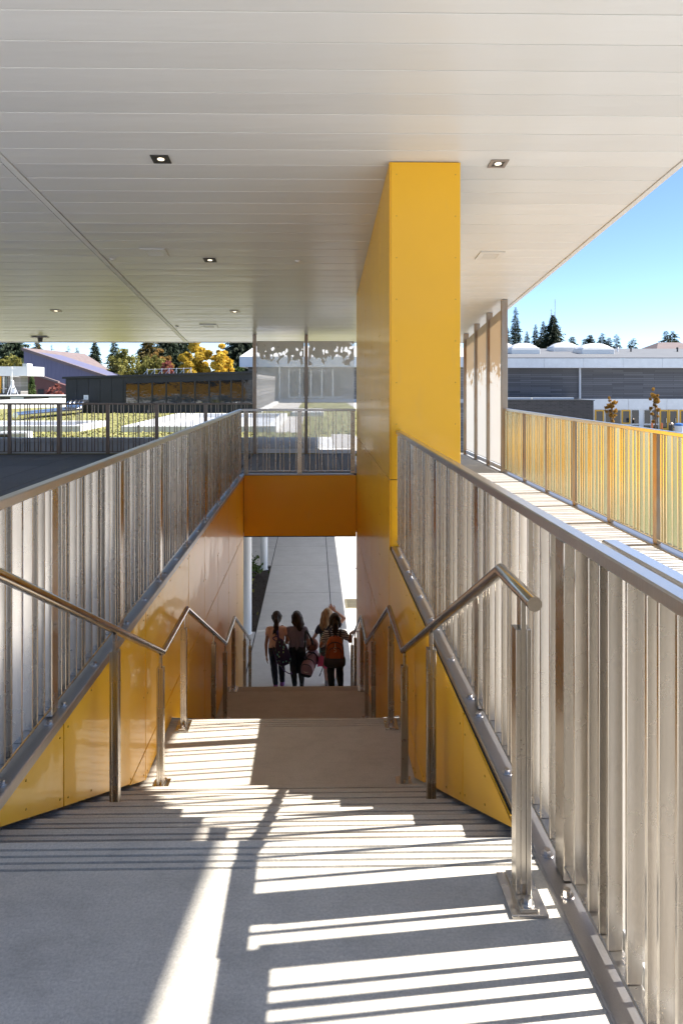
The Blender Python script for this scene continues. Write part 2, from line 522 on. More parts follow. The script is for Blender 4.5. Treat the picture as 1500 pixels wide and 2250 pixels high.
# ================================================================== STAIR
RISE, TREAD = .15, .2975
FL = [(2.243, 0.0), (5.484, -1.2), (8.751, -2.4)]       # top nosing (Y, Z) of each flight
SX0, SX1 = -1.26, .80
stair = empty('staircase', (0, 2.2, GZ), 'pale broom finished concrete stair going down between yellow walls', 'staircase')
stair_off = Vector((0, 2.2, GZ))
def step_poly(ya, yn, z, th, grooves=True):
    p = [(ya, z - th), (ya, z)]
    if grooves:
        for k in range(4, 0, -1):
            y = yn - .018 - k * .030
            if y - .02 < ya: continue
            p += [(y, z), (y + .002, z - .007), (y + .009, z - .007), (y + .011, z)]
    p += [(yn - .010, z), (yn - .003, z - .003), (yn, z - .010), (yn - .012, z - th)]
    return p
def step_mesh(name, ya, yn, z, th, m, grooves=True):
    b = MB(); q = step_poly(ya, yn, z, th, grooves)
    b.prism(q, lambda p: (SX0, p[0], p[1]), lambda p: (SX1, p[0], p[1]))
    o = b.build(name, m, stair)
    o.location = -stair_off
    return o
step_mesh('landing', -8.0, FL[0][0], 0, .34, mat['stair'])
step_mesh('landing', FL[0][0] + 7 * TREAD - .02, FL[1][0], -1.2, .34, mat['step'])
step_mesh('landing', FL[1][0] + 7 * TREAD - .02, FL[2][0], -2.4, .34, mat['step'])
for y0, z0 in FL:
    for k in range(1, 8):
        step_mesh('step', y0 + (k - 1) * TREAD - .02, y0 + k * TREAD, z0 - k * RISE, .34, mat['step'])

# ================================================================== DECK
d = MB()
d.box(-24, -1.27, -8, 14.22, -.9, -.056)
d.box(-1.262, .79, 11.04, 14.22, -.9, -.056)
d.box(.805, 3.2, -8, 14.22, -.9, -.056)
deck = tag(d.build('deck', mat['slab']), kind='structure')
b = MB(); b.box(-24, -1.28, -8, .5, -.05, 0); b.build('paver', mat['plaza'], deck)  # unseen deck sheet, kept pale to bounce sunlight as fill
def pavers(x0, x1, nx, y0, y1, ny, m):
    sx, sy = (x1 - x0) / nx, (y1 - y0) / ny
    b = MB(); b.box(0, sx - .007, 0, sy - .007, -.05, 0)
    me = b.mesh('paver', bevel=.003); me.materials.append(m)
    for i in range(nx):
        for j in range(ny):
            put('paver', me, None, deck, (x0 + i * sx, y0 + j * sy, random.uniform(-.0015, .0015)))
pavers(-8.4, -1.28, 12, 7.2, 14.2, 7, mat['paver'])
pavers(-1.25, .76, 7, 11.12, 14.2, 3, mat['paver'])
pavers(.84, 3.18, 4, -2.6, 6.0, 9, mat['paver_lt'])
pavers(1.35, 3.18, 3, 6.0, 14.2, 8, mat['paver_lt'])

# ================================================================== YELLOW CLAD WALLS
def nose_z(y):
    z = 0
    for (y0, z0) in FL:
        if y > y0: z = max(z0 - 1.2, z0 - (y - y0) * RISE / TREAD)
    return z
BRK = [4.62, 5.484, 7.86, 8.751]
XL, XR = -1.135, .68
JY = [2.3, 3.12, 4.62, 6.2, 7.1, 8.1, 9.1, 10.1, 11.0]
JZ = -.985
def wall_panel(parent, off, x, side, poly, m, name='panel'):
    """poly in (Y, Z); side +1 panel faces +X, -1 faces -X"""
    b = MB()
    b.prism(poly, lambda p: (x, p[0], p[1]), lambda p: (x - side * .010, p[0], p[1]))
    o = b.build(name, m, parent, bevel=.0015)
    o.location = -off
    return o
def add_rivet(rb, x, side, y, z, r=.006):
    n = 6
    rb.prism([(math.cos(2 * math.pi * k / n) * r, math.sin(2 * math.pi * k / n) * r) for k in range(n)],
             lambda p: (x - side * .001, y + p[0], z + p[1]), lambda p: (x + side * .004, y + p[0] * .6, z + p[1] * .6))
def clad_wall(root, off, x, side, joints, ztop, m, rb, z_of=None):
    gp = .0055
    for a, c in zip(joints[:-1], joints[1:]):
        a2, c2 = a + gp, c - gp
        ys_ = [a2] + [q for q in BRK if a2 < q < c2] + [c2]
        low = [(y, nose_z(y) + .012) for y in ys_]
        zmin = min(p[1] for p in low)
        if zmin > JZ - .02:
            poly = [(y, z) for y, z in low] + [(c2, ztop), (a2, ztop)]
            wall_panel(root, off, x, side, poly, m)
            segs = [poly]
        else:
            # split at the level joint
            up, dn = [], []
            if low[0][1] > JZ:
                t = (low[0][1] - JZ) / (low[0][1] - low[1][1])
                yc = low[0][0] + t * (low[1][0] - low[0][0])
                up = [low[0], (yc, JZ + gp), (c2, JZ + gp), (c2, ztop), (a2, ztop)]
                dn = [(yc + .01, JZ - gp)] + low[1:] + [(c2, JZ - gp)]
            else:
                up = [(a2, JZ + gp), (c2, JZ + gp), (c2, ztop), (a2, ztop)]
                dn = low + [(c2, JZ - gp), (a2, JZ - gp)]
            wall_panel(root, off, x, side, up, m)
            wall_panel(root, off, x, side, dn, m)
        # rivets down both vertical edges, along the level joint and the raking bottom
        for y in (a2 + .045, c2 - .045):
            zb = nose_z(y) + .05
            n = max(2, int((ztop - .07 - zb) / .38) + 1)
            for i in range(n):
                z = zb + (ztop - .07 - zb) * i / max(1, n - 1)
                if abs(z - JZ) > .02: add_rivet(rb, x, side, y, z)
        k = int((c2 - a2) / .36)
        for i in range(1, k):
            y = a2 + (c2 - a2) * i / k
            zb = nose_z(y) + .05
            add_rivet(rb, x, side, y, zb)
            add_rivet(rb, x, side, y, ztop - .05)
            if zb < JZ - .1:
                add_rivet(rb, x, side, y, JZ - .05); add_rivet(rb, x, side, y, JZ + .05)

def core_poly(joints, ztop):
    ys_ = [joints[0]] + [q for q in BRK if joints[0] < q < joints[-1]] + [joints[-1]]
    return [(y, nose_z(y) + .025) for y in ys_] + [(joints[-1] - .001, ztop), (joints[0], ztop)]

# left wall
lo_ = Vector((XL, 6, -1.2))
lw = empty('stair_side_wall', lo_, 'yellow panel wall beneath the long left guard rail', 'wall')
b = MB(); b.prism(core_poly(JY, -.02), lambda p: (XL - .012, p[0], p[1]), lambda p: (XL - .12, p[0], p[1]))
b.build('backing', mat['core'], lw, loc=-lo_)
rb = MB(); clad_wall(lw, lo_, XL, 1, JY, -.022, mat['yellow'], rb)
tag(rb.build('rivets', mat['rivet'], lw, loc=-lo_), kind='stuff')
# right wall as far as the tower
ro_ = Vector((XR, 4, -.6))
rw = empty('stair_side_wall', ro_, 'yellow panel wall in front of the tower under the right guard rail', 'wall')
jr = [j for j in JY if j < 6.3]; jr[-1] = 6.17
b = MB(); b.prism(core_poly(jr, -.02), lambda p: (XR + .012, p[0], p[1]), lambda p: (XR + .11, p[0], p[1]))
b.build('backing', mat['core'], rw, loc=-ro_)
rb = MB(); clad_wall(rw, ro_, XR, -1, jr, -.022, mat['yellow'], rb)
tag(rb.build('rivets', mat['rivet'], rw, loc=-ro_), kind='stuff')

# ================================================================== CANOPY GEOMETRY
def roof_z(y): return 4.29 - .128 * y
SL = math.atan(.128)

# tower: the tall yellow pier that carries on as the right stair wall
TY0, TY1, TX1 = 6.18, 11.0, 1.325
to_ = Vector((1.0, TY0, 0))
tw = empty('yellow_tower', to_, 'tall glossy yellow panel clad pier rising from the stair to the soffit', 'pier')
b = MB()
poly = core_poly([TY0 + .012, 7.1, 11.0], 0)[:-2] + [(TY1 - .001, roof_z(TY1) + .02), (TY0 + .012, roof_z(TY0) + .02)]
b.prism(poly, lambda p: (XR + .012, p[0], p[1]), lambda p: (TX1 - .012, p[0], p[1]))
b.build('core', mat['core'], tw, loc=-to_)
jt = [TY0] + [j for j in JY if j > 6.5]
rb = MB()
clad_wall(tw, to_, XR, -1, jt, .607, mat['yellow'], rb)
for a, c in zip(jt[:-1], jt[1:]):
    wall_panel(tw, to_, XR, -1, [(a + .0055, .616), (c - .0055, .616), (c - .0055, roof_z(c) - .008), (a + .0055, roof_z(a) - .008)], mat['yellow'])
    for y in (a + .05, c - .05):
        for k in range(5):
            add_rivet(rb, XR, -1, y, .66 + k * (roof_z(y) - .75) / 4)
# front face (towards the camera): a narrow corner strip and two stacked sheets
for z0, z1, bits in ((.003, .607, 1), (.614, roof_z(TY0) - .01, 1)):
    b = MB(); b.box(XR + .014, TX1, TY0 - .004, TY0 + .010, z0, z1); b.build('panel', mat['yellow'], tw, bevel=.0015, loc=-to_)
    b = MB(); b.box(XR - .0, XR + .012, TY0 - .003, TY0 + .02, z0, z1); b.build('corner_trim', mat['yellow_dk'], tw, loc=-to_)
for x in (XR + .065, TX1 - .045):
    for k in range(9):
        z = .36 + k * (roof_z(TY0) - .48) / 8
        rb.prism([(math.cos(1.047 * q) * .006, math.sin(1.047 * q) * .006) for q in range(6)],
                 lambda p, x=x, z=z: (x + p[0], TY0 - .0035, z + p[1]), lambda p, x=x, z=z: (x + p[0] * .6, TY0 - .008, z + p[1] * .6))
tag(rb.build('rivets', mat['rivet'], tw, loc=-to_), kind='stuff')
# outer flank with the black slot near its top
for z0, z1 in ((.003, 1.85), (2.46, roof_z(TY0) - .12)):
    b = MB(); b.box(TX1 - .012, TX1 + .002, TY0 + .012, TY1, z0, z1 if z0 < 1 else 2.75); b.build('panel', mat['yellow'], tw, loc=-to_)

# bridge fascia across the stairwell
fo = Vector((-.23, 11.0, -.98))
fs = empty('bridge_fascia', fo, 'yellow panel beam, tinted orange as by bounced light, spanning over the foot of the stair', 'beam')
b = MB(); b.box(XL + .004, XR - .004, 11.0, 11.012, -.985, -.012); b.build('panel', mat['yellow_dk'], fs, bevel=.0015, loc=-fo)
b = MB(); b.box(XL - .11, XR + .1, 11.014, 11.036, -.93, -.012); b.build('backing', mat['core'], fs, loc=-fo)
b = MB(); b.box(XL + .004, XR - .004, 10.998, 11.03, -1.0, -.988); b.build('drip_edge', mat['core'], fs, loc=-fo)
rb = MB()
for z in (-.93, -.07):
    for k in range(7):
        x = XL + .07 + k * (XR - XL - .14) / 6
        rb.prism([(math.cos(1.047 * q) * .006, math.sin(1.047 * q) * .006) for q in range(6)],
                 lambda p, x=x, z=z: (x + p[0], 11.001, z + p[1]), lambda p, x=x, z=z: (x + p[0] * .6, 10.995, z + p[1] * .6))
tag(rb.build('rivets', mat['rivet'], fs, loc=-fo), kind='stuff')

# ================================================================== CANOPY ROOF
RX0, RXT, RX1 = -10.2, -2.75, 3.32
roof = empty('canopy_roof', (0, 5, roof_z(5)), 'broad off white plank soffit sloping down over the stair and deck', 'roof')
def plank_mesh(L):
    w = .2955 * math.sqrt(1 + .128 ** 2)
    b = MB()
    prof = [(0, .02), (0, .004), (.003, .0008), (.006, 0), (w * .5, -.0010), (w - .006, 0), (w - .003, .0015), (w - .002, .02)]
    b.prism(prof, lambda p: (0, p[0], p[1]), lambda p: (L, p[0], p[1]))
    me = b.mesh('soffit_plank'); me.materials.append(mat['soffit'])
    return me
ro = Vector(roof.location)
pm_r, pm_l = plank_mesh(RX1 - RXT), plank_mesh(RXT - .09 - RX0)
k0 = -8
y = 4.174 + .3 * k0
while y < 14.9:
    for me, x in ((pm_r, RXT), (pm_l, RX0)):
        put('soffit_plank', me, None, roof, Vector((x, y, roof_z(y) + random.uniform(-.0008, .0008))) - ro, (-SL + random.uniform(-.0015, .0015), 0, 0))
    y += .3
def slope_box(x0, x1, y0, y1, dz0, dz1):
    b = MB()
    b.prism([(x0, dz0), (x1, dz0), (x1, dz1), (x0, dz1)], lambda p: (p[0], y0, roof_z(y0) + p[1]), lambda p: (p[0], y1, roof_z(y1) + p[1]))
    return b
RY0, RY1 = 4.174 + .3 * k0, 15.02
slope_box(RX0, 3.34, RY0, RY1, .035, .30).build('roof_deck', mat['slab'], roof, loc=-ro)
slope_box(RXT - .075, RXT - .012, RY0, RY1 - .02, -.006, .03).build('trim_strip', mat['trim'], roof, loc=-ro)
slope_box(RX1 + .006, 3.385, RY0, RY1 + .03, -.014, .33).build('edge_fascia', mat['soffit'], roof, loc=-ro)
b = MB(); b.box(RX0, 3.38, RY1 + .032, RY1 + .07, roof_z(RY1) - .012, roof_z(RY1) + .33); b.build('end_fascia', mat['trim'], roof, loc=-ro)

def ceil_pt(px, py):
    y = 4184 / (1030 - py)
    return Vector(((px - 690) * y / 1500, y, roof_z(y)))
DL = [(355, 350, 'square recessed downlight nearest the camera, left of the yellow tower'), (1095, 356, 'square recessed downlight in the soffit right of the yellow tower'),
      (462, 571, 'square recessed downlight beside the larger left ceiling grille'), (516, 684, 'square recessed downlight nearest the mesh screens'),
      (127, 683, 'square recessed downlight at the far left of the soffit')]
for px, py, lb in DL:
    p = ceil_pt(px, py)
    e = empty('recessed_downlight', p + Vector((0, 0, -.003)), lb, 'ceiling light', 'downlights in the soffit')
    e.rotation_euler = (-SL, 0, 0)
    dk = mat['fixture'] if px > 600 or py > 600 else mat['fixture_dk']
    b = MB()
    for x0, x1, y0, y1 in ((-.08, .08, -.08, -.05), (-.08, .08, .05, .08), (-.08, -.05, -.05, .05), (.05, .08, -.05, .05)):
        b.box(x0, x1, y0, y1, -.008, 0)
    b.build('frame', dk, e)
    b = MB(); b.box(-.05, .05, -.05, .05, -.0025, -.001); b.build('housing', mat['fixture_dk'], e)
    b = MB(); b.tube([(0, 0, -.005), (0, 0, -.003)], .031, 14); b.build('lens', mat['lamp'], e)
GR = [(341, 555, 'larger white ceiling grille left of the stair'), (460, 716, 'small far white ceiling grille near the soffit trim'), (1077, 559, 'cream ceiling grille right of the yellow tower')]
for px, py, lb in GR:
    p = ceil_pt(px, py)
    e = empty('ceiling_grille', p + Vector((0, 0, -.002)), lb, 'grille', 'grilles in the soffit'); e.rotation_euler = (-SL, 0, 0)
    b = MB()
    for x0, x1, y0, y1 in ((-.16, .16, -.16, -.1), (-.16, .16, .1, .16), (-.16, -.1, -.1, .1), (.1, .16, -.1, .1)):
        b.box(x0, x1, y0, y1, -.012, 0)
    b.build('frame', mat['soffit'], e)
    b = MB(); b.box(-.1, .1, -.1, .1, -.004, -.002); b.build('back', mat['trim'], e)
    for k in range(9):
        b = MB(); b.box(-.1, .1, -.095 + k * .0225, -.081 + k * .0225, -.010, -.004); b.build('slat', mat['soffit'], e)
SPK = [(250, 570, 'round sprinkler cap touching the soffit trim strip'), (655, 573, 'round sprinkler cap close to the yellow tower'), (390, 717, 'small far sprinkler cap at the trim strip')]
for px, py, lb in SPK:
    p = ceil_pt(px, py)
    e = empty('sprinkler_cap', p, lb, 'sprinkler', 'sprinkler caps in the soffit'); e.rotation_euler = (-SL, 0, 0)
    b = MB(); b.tube([(0, 0, 0), (0, 0, -.008)], .045, 18); b.build('flange', mat['soffit'], e, smooth=True)
    b = MB(); b.tube([(0, 0, -.008), (0, 0, -.02)], .03, 18); b.build('cap', mat['trim'], e, smooth=True)
p = ceil_pt(93, 741)
e = empty('roof_camera', p, 'small dark device hanging under the far left soffit edge', 'camera')
b = MB(); b.box(-.17, .17, -.1, .1, -.012, -.004); b.build('plate', mat['steel_dark'], e)
b = MB(); b.tube([(0, 0, -.01), (0, 0, -.1)], [.055, .045], 14); b.build('housing', mat['fixture_dk'], e, smooth=True)

# ================================================================== GUARD RAILS
GAPS = [.098, .052, .075, .10, .098, .052, .047, .10, .075, .052, .10]
pk = MB(); pk.box(-.019, .019, -.0055, .0055, .060, 1.022)
PK = pk.mesh('picket', bevel=.0015)
ps = MB(); ps.box(-.021, .021, -.0375, .0375, .012, 1.022)
PS = ps.mesh('post', bevel=.003)
bt = MB(); bt.tube([(0, 0, 0), (0, 0, .004)], .019, 16); bt.tube([(0, 0, .004), (0, 0, .017)], .0115, 6); 
BT = bt.mesh('bolt')
BT.materials.append(mat['bolt'])
def guard(label, axis, c, a0, a1, posts, m, mrail, flange=None, bolts=(), pick0=None, wide=.024, shrink=1.0, deep=1, mpost=None):
    """a run along axis ('x' or 'y') at the fixed coordinate c"""
    org = Vector((c, a0, 0)) if axis == 'y' else Vector((a0, c, 0))
    e = empty('guard_rail', org, label, 'guard rail', 'steel picket guard rails')
    pkm, psm = PK.copy(), PS.copy()
    if deep != 1: pkm.transform(Matrix.Diagonal((deep, 1.6, 1, 1)))
    pkm.materials.append(m); psm.materials.append(mpost or m)
    rz = 0 if axis == 'y' else R(90)
    L = a1 - a0
    def at(t): return Vector((0, t - a0, 0)) if axis == 'y' else Vector((t - a0, 0, 0))
    def rail(name, z0, z1, w, mm, s0=0, s1=None, bev=.003):
        s1 = L if s1 is None else s1
        b = MB()
        if axis == 'y': b.box(-w, w, s0, s1, z0, z1)
        else: b.box(s0, s1, -w, w, z0, z1)
        return b.build(name, mm, e, bevel=bev)
    rail('top_rail', 1.022, 1.060, wide, mrail, bev=.005)
    rail('bottom_rail', .048, .060, .020, m)
    for t in posts:
        put('post', psm, None, e, at(t), (0, 0, rz))
    t = a0 + .03 if pick0 is None else pick0
    i = 3
    while t < a1 - .02:
        if all(abs(t - q) > .055 for q in posts):
            put('picket', pkm, None, e, at(t) + Vector((random.uniform(-.002, .002), 0, 0)), (0, 0, rz + random.uniform(-.03, .03)))
        t += GAPS[i % len(GAPS)] * shrink
        i += 1
    if flange:
        x0, x1, lip = flange
        b = MB()
        b.box(x0 - c, x1 - c, 0, L, -.004, .009)
        lx = x0 - c if lip < 0 else x1 - c
        b.box(min(lx, lx + lip * .004), max(lx, lx + lip * .004), 0, L, -.035, .009)
        b.build('flange', mat['steel_flange'], e, bevel=.002)
        for t, xx in bolts:
            put('bolt', BT, None, e, at(t) + Vector((xx - c, 0, .009)), (0, 0, random.uniform(0, 1)))
    return e
pr = [2.055 + 1.066 * k for k in range(-3, 4)]
br_ = [(t + s_ * .085, .733) for t in pr for s_ in (-1, 1) if 0.6 < t + s_ * .085 < 6.0] + [(t + .533, .733) for t in pr if 0.6 < t + .533 < 6]
gr = guard('steel picket guard rail on the right edge of the stair, ending at the yellow tower', 'y', .762, -1.6, 6.165, pr, mat['steel'], mat['steel_rail'], (.70, .81, -1), br_, 0.75 - 2.3)
b = MB(); b.box(.040, .086, 0, 3.5, 1.020, 1.058); orl = b.build('outer_rail', mat['steel_rail'], gr, bevel=.005)
ps2 = PS.copy(); ps2.materials.append(mat['steel']); put('post', ps2, None, orl, (.063, 1.875 + 1.6, 0)); put('post', ps2, None, orl, (.063, .85 + 1.6, 0))
pk2 = PK.copy(); pk2.materials.append(mat['steel'])
t = -1.55; i = 0
while t < 1.88:
    put('picket', pk2, None, orl, (.063, t + 1.6, 0), (0, 0, random.uniform(-.03, .03))); t += GAPS[i % len(GAPS)] * 1.07; i += 1
pl = [3.08 + 1.066 * k for k in range(-1, 8)]
bl_ = [(t + s_ * .085, -1.155) for t in pl for s_ in (-1, 1)] + [(t + .533, -1.155) for t in pl if t + .533 < 10.9]
guard('long steel picket guard rail on the left edge of the stair', 'y', -1.18, 1.2, 10.98, pl, mat['steel'], mat['steel_rail'], (-1.235, -1.124, 1), bl_, 1.27)
gx = guard('short steel picket guard rail across the stairwell above the bridge beam', 'x', 11.06, -1.16, .672, [-1.1, -.235, .625], mat['steel'], mat['steel_rail'], None, (), -1.02)
b = MB(); b.box(-.0, 1.8, -.05, .04, -.008, .009); b.build('flange', mat['steel_flange'], gx)
po = [11.16 - .985 * k for k in range(0, 9)]
guard('golden reflection tinted picket guard rail along the outer walkway edge', 'y', 3.15, 3.3, 11.2, po[1:], mat['steel_gold'], mat['steel_rail'], (3.09, 3.2, -1), (), 3.36, shrink=.97, deep=1.2, mpost=mat['screen_post'])
pf = [-6.27 + 1.006 * k for k in range(-3, 5)]
guard('shade darkened steel picket guard rail along the far left deck edge', 'x', 14.18, -9.6, -1.30, pf, mat['steel_dark'], mat['steel_dark'], None, (), -9.55)

# ================================================================== HANDRAILS
def handrail(x, label):
    e = empty('handrail', (x, 1.86, 0), label, 'handrail', 'tubular stair handrails')
    o = Vector((x, 1.86, 0))
    H = .875
    path = [(1.86, .89), (2.2, .89), (4.62, -1.2 + H), (5.5, -1.2 + H), (7.9, -2.4 + H), (8.77, -2.4 + H), (10.95, -3.62 + H + .115)]
    b = MB(); b.tube([(0, y - 1.86, z) for y, z in path], .0205, 20)
    b.build('tube', mat['tube'], e, smooth=True)
    def rail_z(y):
        for (ya, za), (yb, zb) in zip(path[:-1], path[1:]):
            if ya <= y <= yb: return za + (zb - za) * (y - ya) / (yb - ya)
        return path[-1][1]
    def floor_z(y):
        z = 0
        for y0, z0 in FL:
            if y > y0: z = max(z0 - 1.2, z0 - RISE * math.ceil((y - y0) / TREAD))
        return z
    for y, plate in ((1.98, 1), (3.52, 0), (4.56, 1), (5.36, 1), (6.95, 0), (7.85, 1), (8.66, 1), (10.05, 0), (10.9, 0)):
        rz, fz = rail_z(y), floor_z(y)
        yy = y - 1.86
        b = MB()
        b.box(-.0225, -.0085, yy - .022, yy + .022, fz + .001, rz - .105)
        b.box(.0085, .0225, yy - .022, yy + .022, fz + .001, rz - .105)
        p_ = b.build('post', mat['steel'], e, bevel=.0012)
        b = MB(); b.box(-.0078, .0078, yy - .020, yy + .020, fz + .05, rz - .018)
        b.build('stem', mat['steel'], p_, bevel=.0012)
        if plate:
            b = MB(); b.box(-.052, .052, yy - .085, yy + .085, fz + .001, fz + .011)
            q_ = b.build('base_plate', mat['steel'], e, bevel=.0015)
            b = MB(); b.box(-.026, .026, yy - .078, yy + .078, fz + .0115, fz + .022); b.build('foot_bar', mat['steel'], q_, bevel=.0012)
            for s_ in (-1, 1):
                put('bolt', BT, None, q_, (0, yy + s_ * .056, fz + .022))
    return e
handrail(.603, 'bent steel tube handrail on the right side of the stair')
handrail(-1.02, 'bent steel tube handrail on the left side of the stair')

# ================================================================== LEAF SCREENS
def screen(label, p0, p1, m):
    (xa, ya), (xb, yb) = p0, p1
    e = empty('leaf_screen', (xa, ya, 0), label, 'screen', 'leaf patterned mesh screens')
    ux, uy = xb - xa, yb - ya
    l = math.hypot(ux, uy); ux, uy = ux / l, uy / l
    za, zb = roof_z(ya) - .13, roof_z(yb) - .13
    nx, ny = -uy, ux
    t = .002
    def P(s_, n_): return (ux * s_ + nx * n_, uy * s_ + ny * n_)
    b = MB()
    q = [(.045, .11), (l - .045, .11), (l - .045, zb), (.045, za)]
    b.prism(q, lambda p: (*P(p[0], -t), p[1]), lambda p: (*P(p[0], t), p[1]))
    b.build('mesh_sheet', m, e)
    b = MB()
    q = [(-.036, 0.0), (.036, 0.0), (.036, roof_z(ya) - .004), (-.036, roof_z(ya) - .004)]
    b.prism(q, lambda p: (*P(p[0], -.05), p[1]), lambda p: (*P(p[0], .05), p[1]))
    b.build('post', mat['screen_post'], e, bevel=.003)
    b = MB()
    q = [(.04, .02), (l - .04, .02), (l - .04, .09), (.04, .09)]
    b.prism(q, lambda p: (*P(p[0], -.012), p[1]), lambda p: (*P(p[0], .012), p[1]))
    b.build('channel', mat['flash'], e)
fx = [-1.235, -.165, .875, 1.93, 3.06]
nm = ['far leaf patterned mesh screen at the left end, behind the short guard rail', 'far leaf patterned mesh screen touching the yellow tower',
      'far leaf patterned mesh screen hidden behind the tower', 'far leaf patterned mesh screen at the deck corner']
for a, c, lb in zip(fx[:-1], fx[1:], nm):
    if a < .8: screen(lb, (a, 14.19), (c, 14.19), mat['screen_far'])
sy = [14.05, 13.1, 12.17, 11.22]
nm = ['side leaf patterned mesh screen farthest along the walkway', 'middle side leaf patterned mesh screen', 'side leaf patterned mesh screen nearest the golden guard rail']
for a, c, lb in zip(sy[:-1], sy[1:], nm):
    screen(lb, (3.13, a), (3.13, c), mat['screen_side'])
e = empty('screen_post', (3.13, 11.22, 0), 'weathered end post where the side screens meet the golden guard rail', 'post')
b = MB(); b.box(-.05, .05, -.036, .036, 0, roof_z(11.22) - .004); b.build('shaft', mat['screen_post'], e, bevel=.003)
b = MB(); b.box(-.07, .07, -.06, .06, .0, .012); b.build('base', mat['screen_post'], e)

# ================================================================== SURROUNDINGS
PSI = R(.95)
def bp(px, py, Y):
    xc, zc = (px - 715) / 1500, -(py - 838.5) / 1500
    dx = math.sin(PSI) + xc * math.cos(PSI)
    dy = math.cos(PSI) - xc * math.sin(PSI)
    s_ = Y / dy
    return Vector((dx * s_, Y, 1.5 + zc * s_))
def bx(px, Y): return bp(px, 838.5, Y).x
def bz(py, Y, px=690): return bp(px, py, Y).z

# ------------------------------------------------ green roof beyond the deck
b = MB(); b.box(-45, 3.2, 14.30, 57, -.9, -.06)
tag(b.build('roof_slab', mat['slab']), kind='structure')
def sheet(name, x0, x1, y0, y1, z, m, n=1):
    b = MB(); b.box(x0, x1, y0, y1, z - .05, z)
    return tag(b.build(name, m), kind='structure')
sheet('green_roof', -45, 3.1, 14.31, 56.9, -.010, mat['sedum'])
sheet('gravel_strip', .48, 1.15, 14.33, 19.5, -.004, mat['gravel'])
sheet('gravel_strip', -1.12, -.42, 20.2, 29.5, -.004, mat['gravel'])
sheet('gravel_strip', -2.75, -.9, 36.5, 49.8, -.004, mat['gravel'])
sheet('gravel_strip', 2.3, 3.05, 28, 49.8, -.004, mat['gravel'])
sheet('membrane_strip', .085, .47, 14.33, 18.5, 0.0, mat['membrane'])
v, f = [], []
def tuft(x, y, z, s_, n=1):
    for _ in range(n):
        a = random.uniform(0, 6.28); t = random.uniform(.3, 1.2)
        d = Vector((math.cos(a), math.sin(a), t)).normalized() * s_
        w = Vector((-math.sin(a), math.cos(a), 0)) * s_ * .45
        q = len(v); p = Vector((x, y, z))
        v.extend([p - w, p + w, p + d + w * .7, p + d - w * .7]); f.append((q, q + 1, q + 2, q + 3))
WELLS = [(-5.75, -1.13, 20.5, 28.8), (-11.6, -7.05, 20.7, 23.4), (-.98, .42, 29.8, 34.0)]
for k in range(26000):
    y = 14.65 + 34 * random.random() ** 1.9
    x = random.uniform(-.48 * y - 1, 3.0)
    if any(a - .15 < x < c + .15 and d_ - .15 < y < e_ + .15 for a, c, d_, e_ in WELLS): continue
    if .08 < x < 1.15 and y < 19.5 or -1.12 < x < -.42 and 20.2 < y < 29.5: continue
    if x < -2.8 and y > 32.8 or -2.75 < x < -.9 and y > 36.5 or x > 2.3 and y > 28: continue
    tuft(x, y, -.012, random.uniform(.03, .07), 1)
me = bpy.data.meshes.new('sedum'); me.from_pydata([tuple(p) for p in v], [], f)
tag(put('sedum', me, mat['sedum_leaf']), 'yellow green sedum covering the roof beyond the deck', 'sedum', kind='stuff')
# metal parapet at the back of the deck
e = empty('parapet_wall', (-5, 14.5, 0), 'low blue grey metal parapet between the deck and the green roof', 'parapet')
for k in range(22):
    b = MB(); x1 = .08 - k * .62; b.box(x1 - .616 + 5, x1 + 5, -.06, .05, -.05, .215); b.build('panel', mat['flash'], e, bevel=.003)
b = MB(); b.box(-9.0, 5.085, -.072, .062, .219, .318); b.build('cap', mat['flash'], e, bevel=.006)
wl = ['large white roof light curb right behind the left guard rail', 'white roof light curb at the far left of the green roof', 'small white roof light curb seen through the leaf screens']
for (x0, x1, y0, y1), lb in zip(WELLS, wl):
    e = empty('roof_light', ((x0 + x1) / 2, y0, 0), lb, 'roof light', 'roof lights on the green roof')
    hx, L, c, h = (x1 - x0) / 2, y1 - y0, .28, .17
    for q in ((-hx, hx, 0, c), (-hx, hx, L - c, L), (-hx, -hx + c * 3.2, c, L - c), (hx - c, hx, c, L - c)):
        b = MB(); b.box(*q, -.05, h); b.build('curb', mat['membrane'], e, bevel=.01)
    b = MB(); b.box(-hx + c * 3.2, hx - c, c, L - c, -.04, .0); b.build('well_floor', mat['flash'], e)
# ------------------------------------------------ charcoal clerestory
DY = 33.0
X0, X1 = bx(145, DY), bx(561, DY)
def dtop(x): return bz(828, DY) + (x - X0) / (X1 - X0) * (bz(815, DY) - bz(828, DY))
e = empty('clerestory_building', ((X0 + X1) / 2, DY, 0), 'charcoal clad clerestory block with a band of windows on the green roof', 'building')
eo = Vector(e.location)
b = MB()
b.prism([(X0, -.05), (X1, -.05), (X1, dtop(X1) - .10), (X0, dtop(X0) - .10)], lambda p: (p[0], DY, p[1]), lambda p: (p[0], 49.5, p[1]))
b.build('wall', mat['charcoal'], e, loc=-eo)
b = MB()
b.prism([(X0 - .12, dtop(X0) - .10), (X1 + .12, dtop(X1) - .10), (X1 + .12, dtop(X1)), (X0 - .12, dtop(X0))], lambda p: (p[0], DY - .15, p[1]), lambda p: (p[0], 49.5, p[1]))
b.build('roof', mat['charcoal'], e, loc=-eo)
xa = X0
while xa < bx(272, DY) - .2:
    x2 = min(xa + .55, bx(272, DY))
    b = MB(); b.prism([(xa + .008, 0), (x2 - .008, 0), (x2 - .008, dtop(x2) - .13), (xa + .008, dtop(xa) - .13)], lambda p: (p[0], DY - .001, p[1]), lambda p: (p[0], DY - .028, p[1]))
    b.build('cladding_board', mat['charcoal'], e, loc=-eo)
    xa += .55
wx = [276, 305, 335, 366, 398, 429, 460, 484, 508, 533, 557]
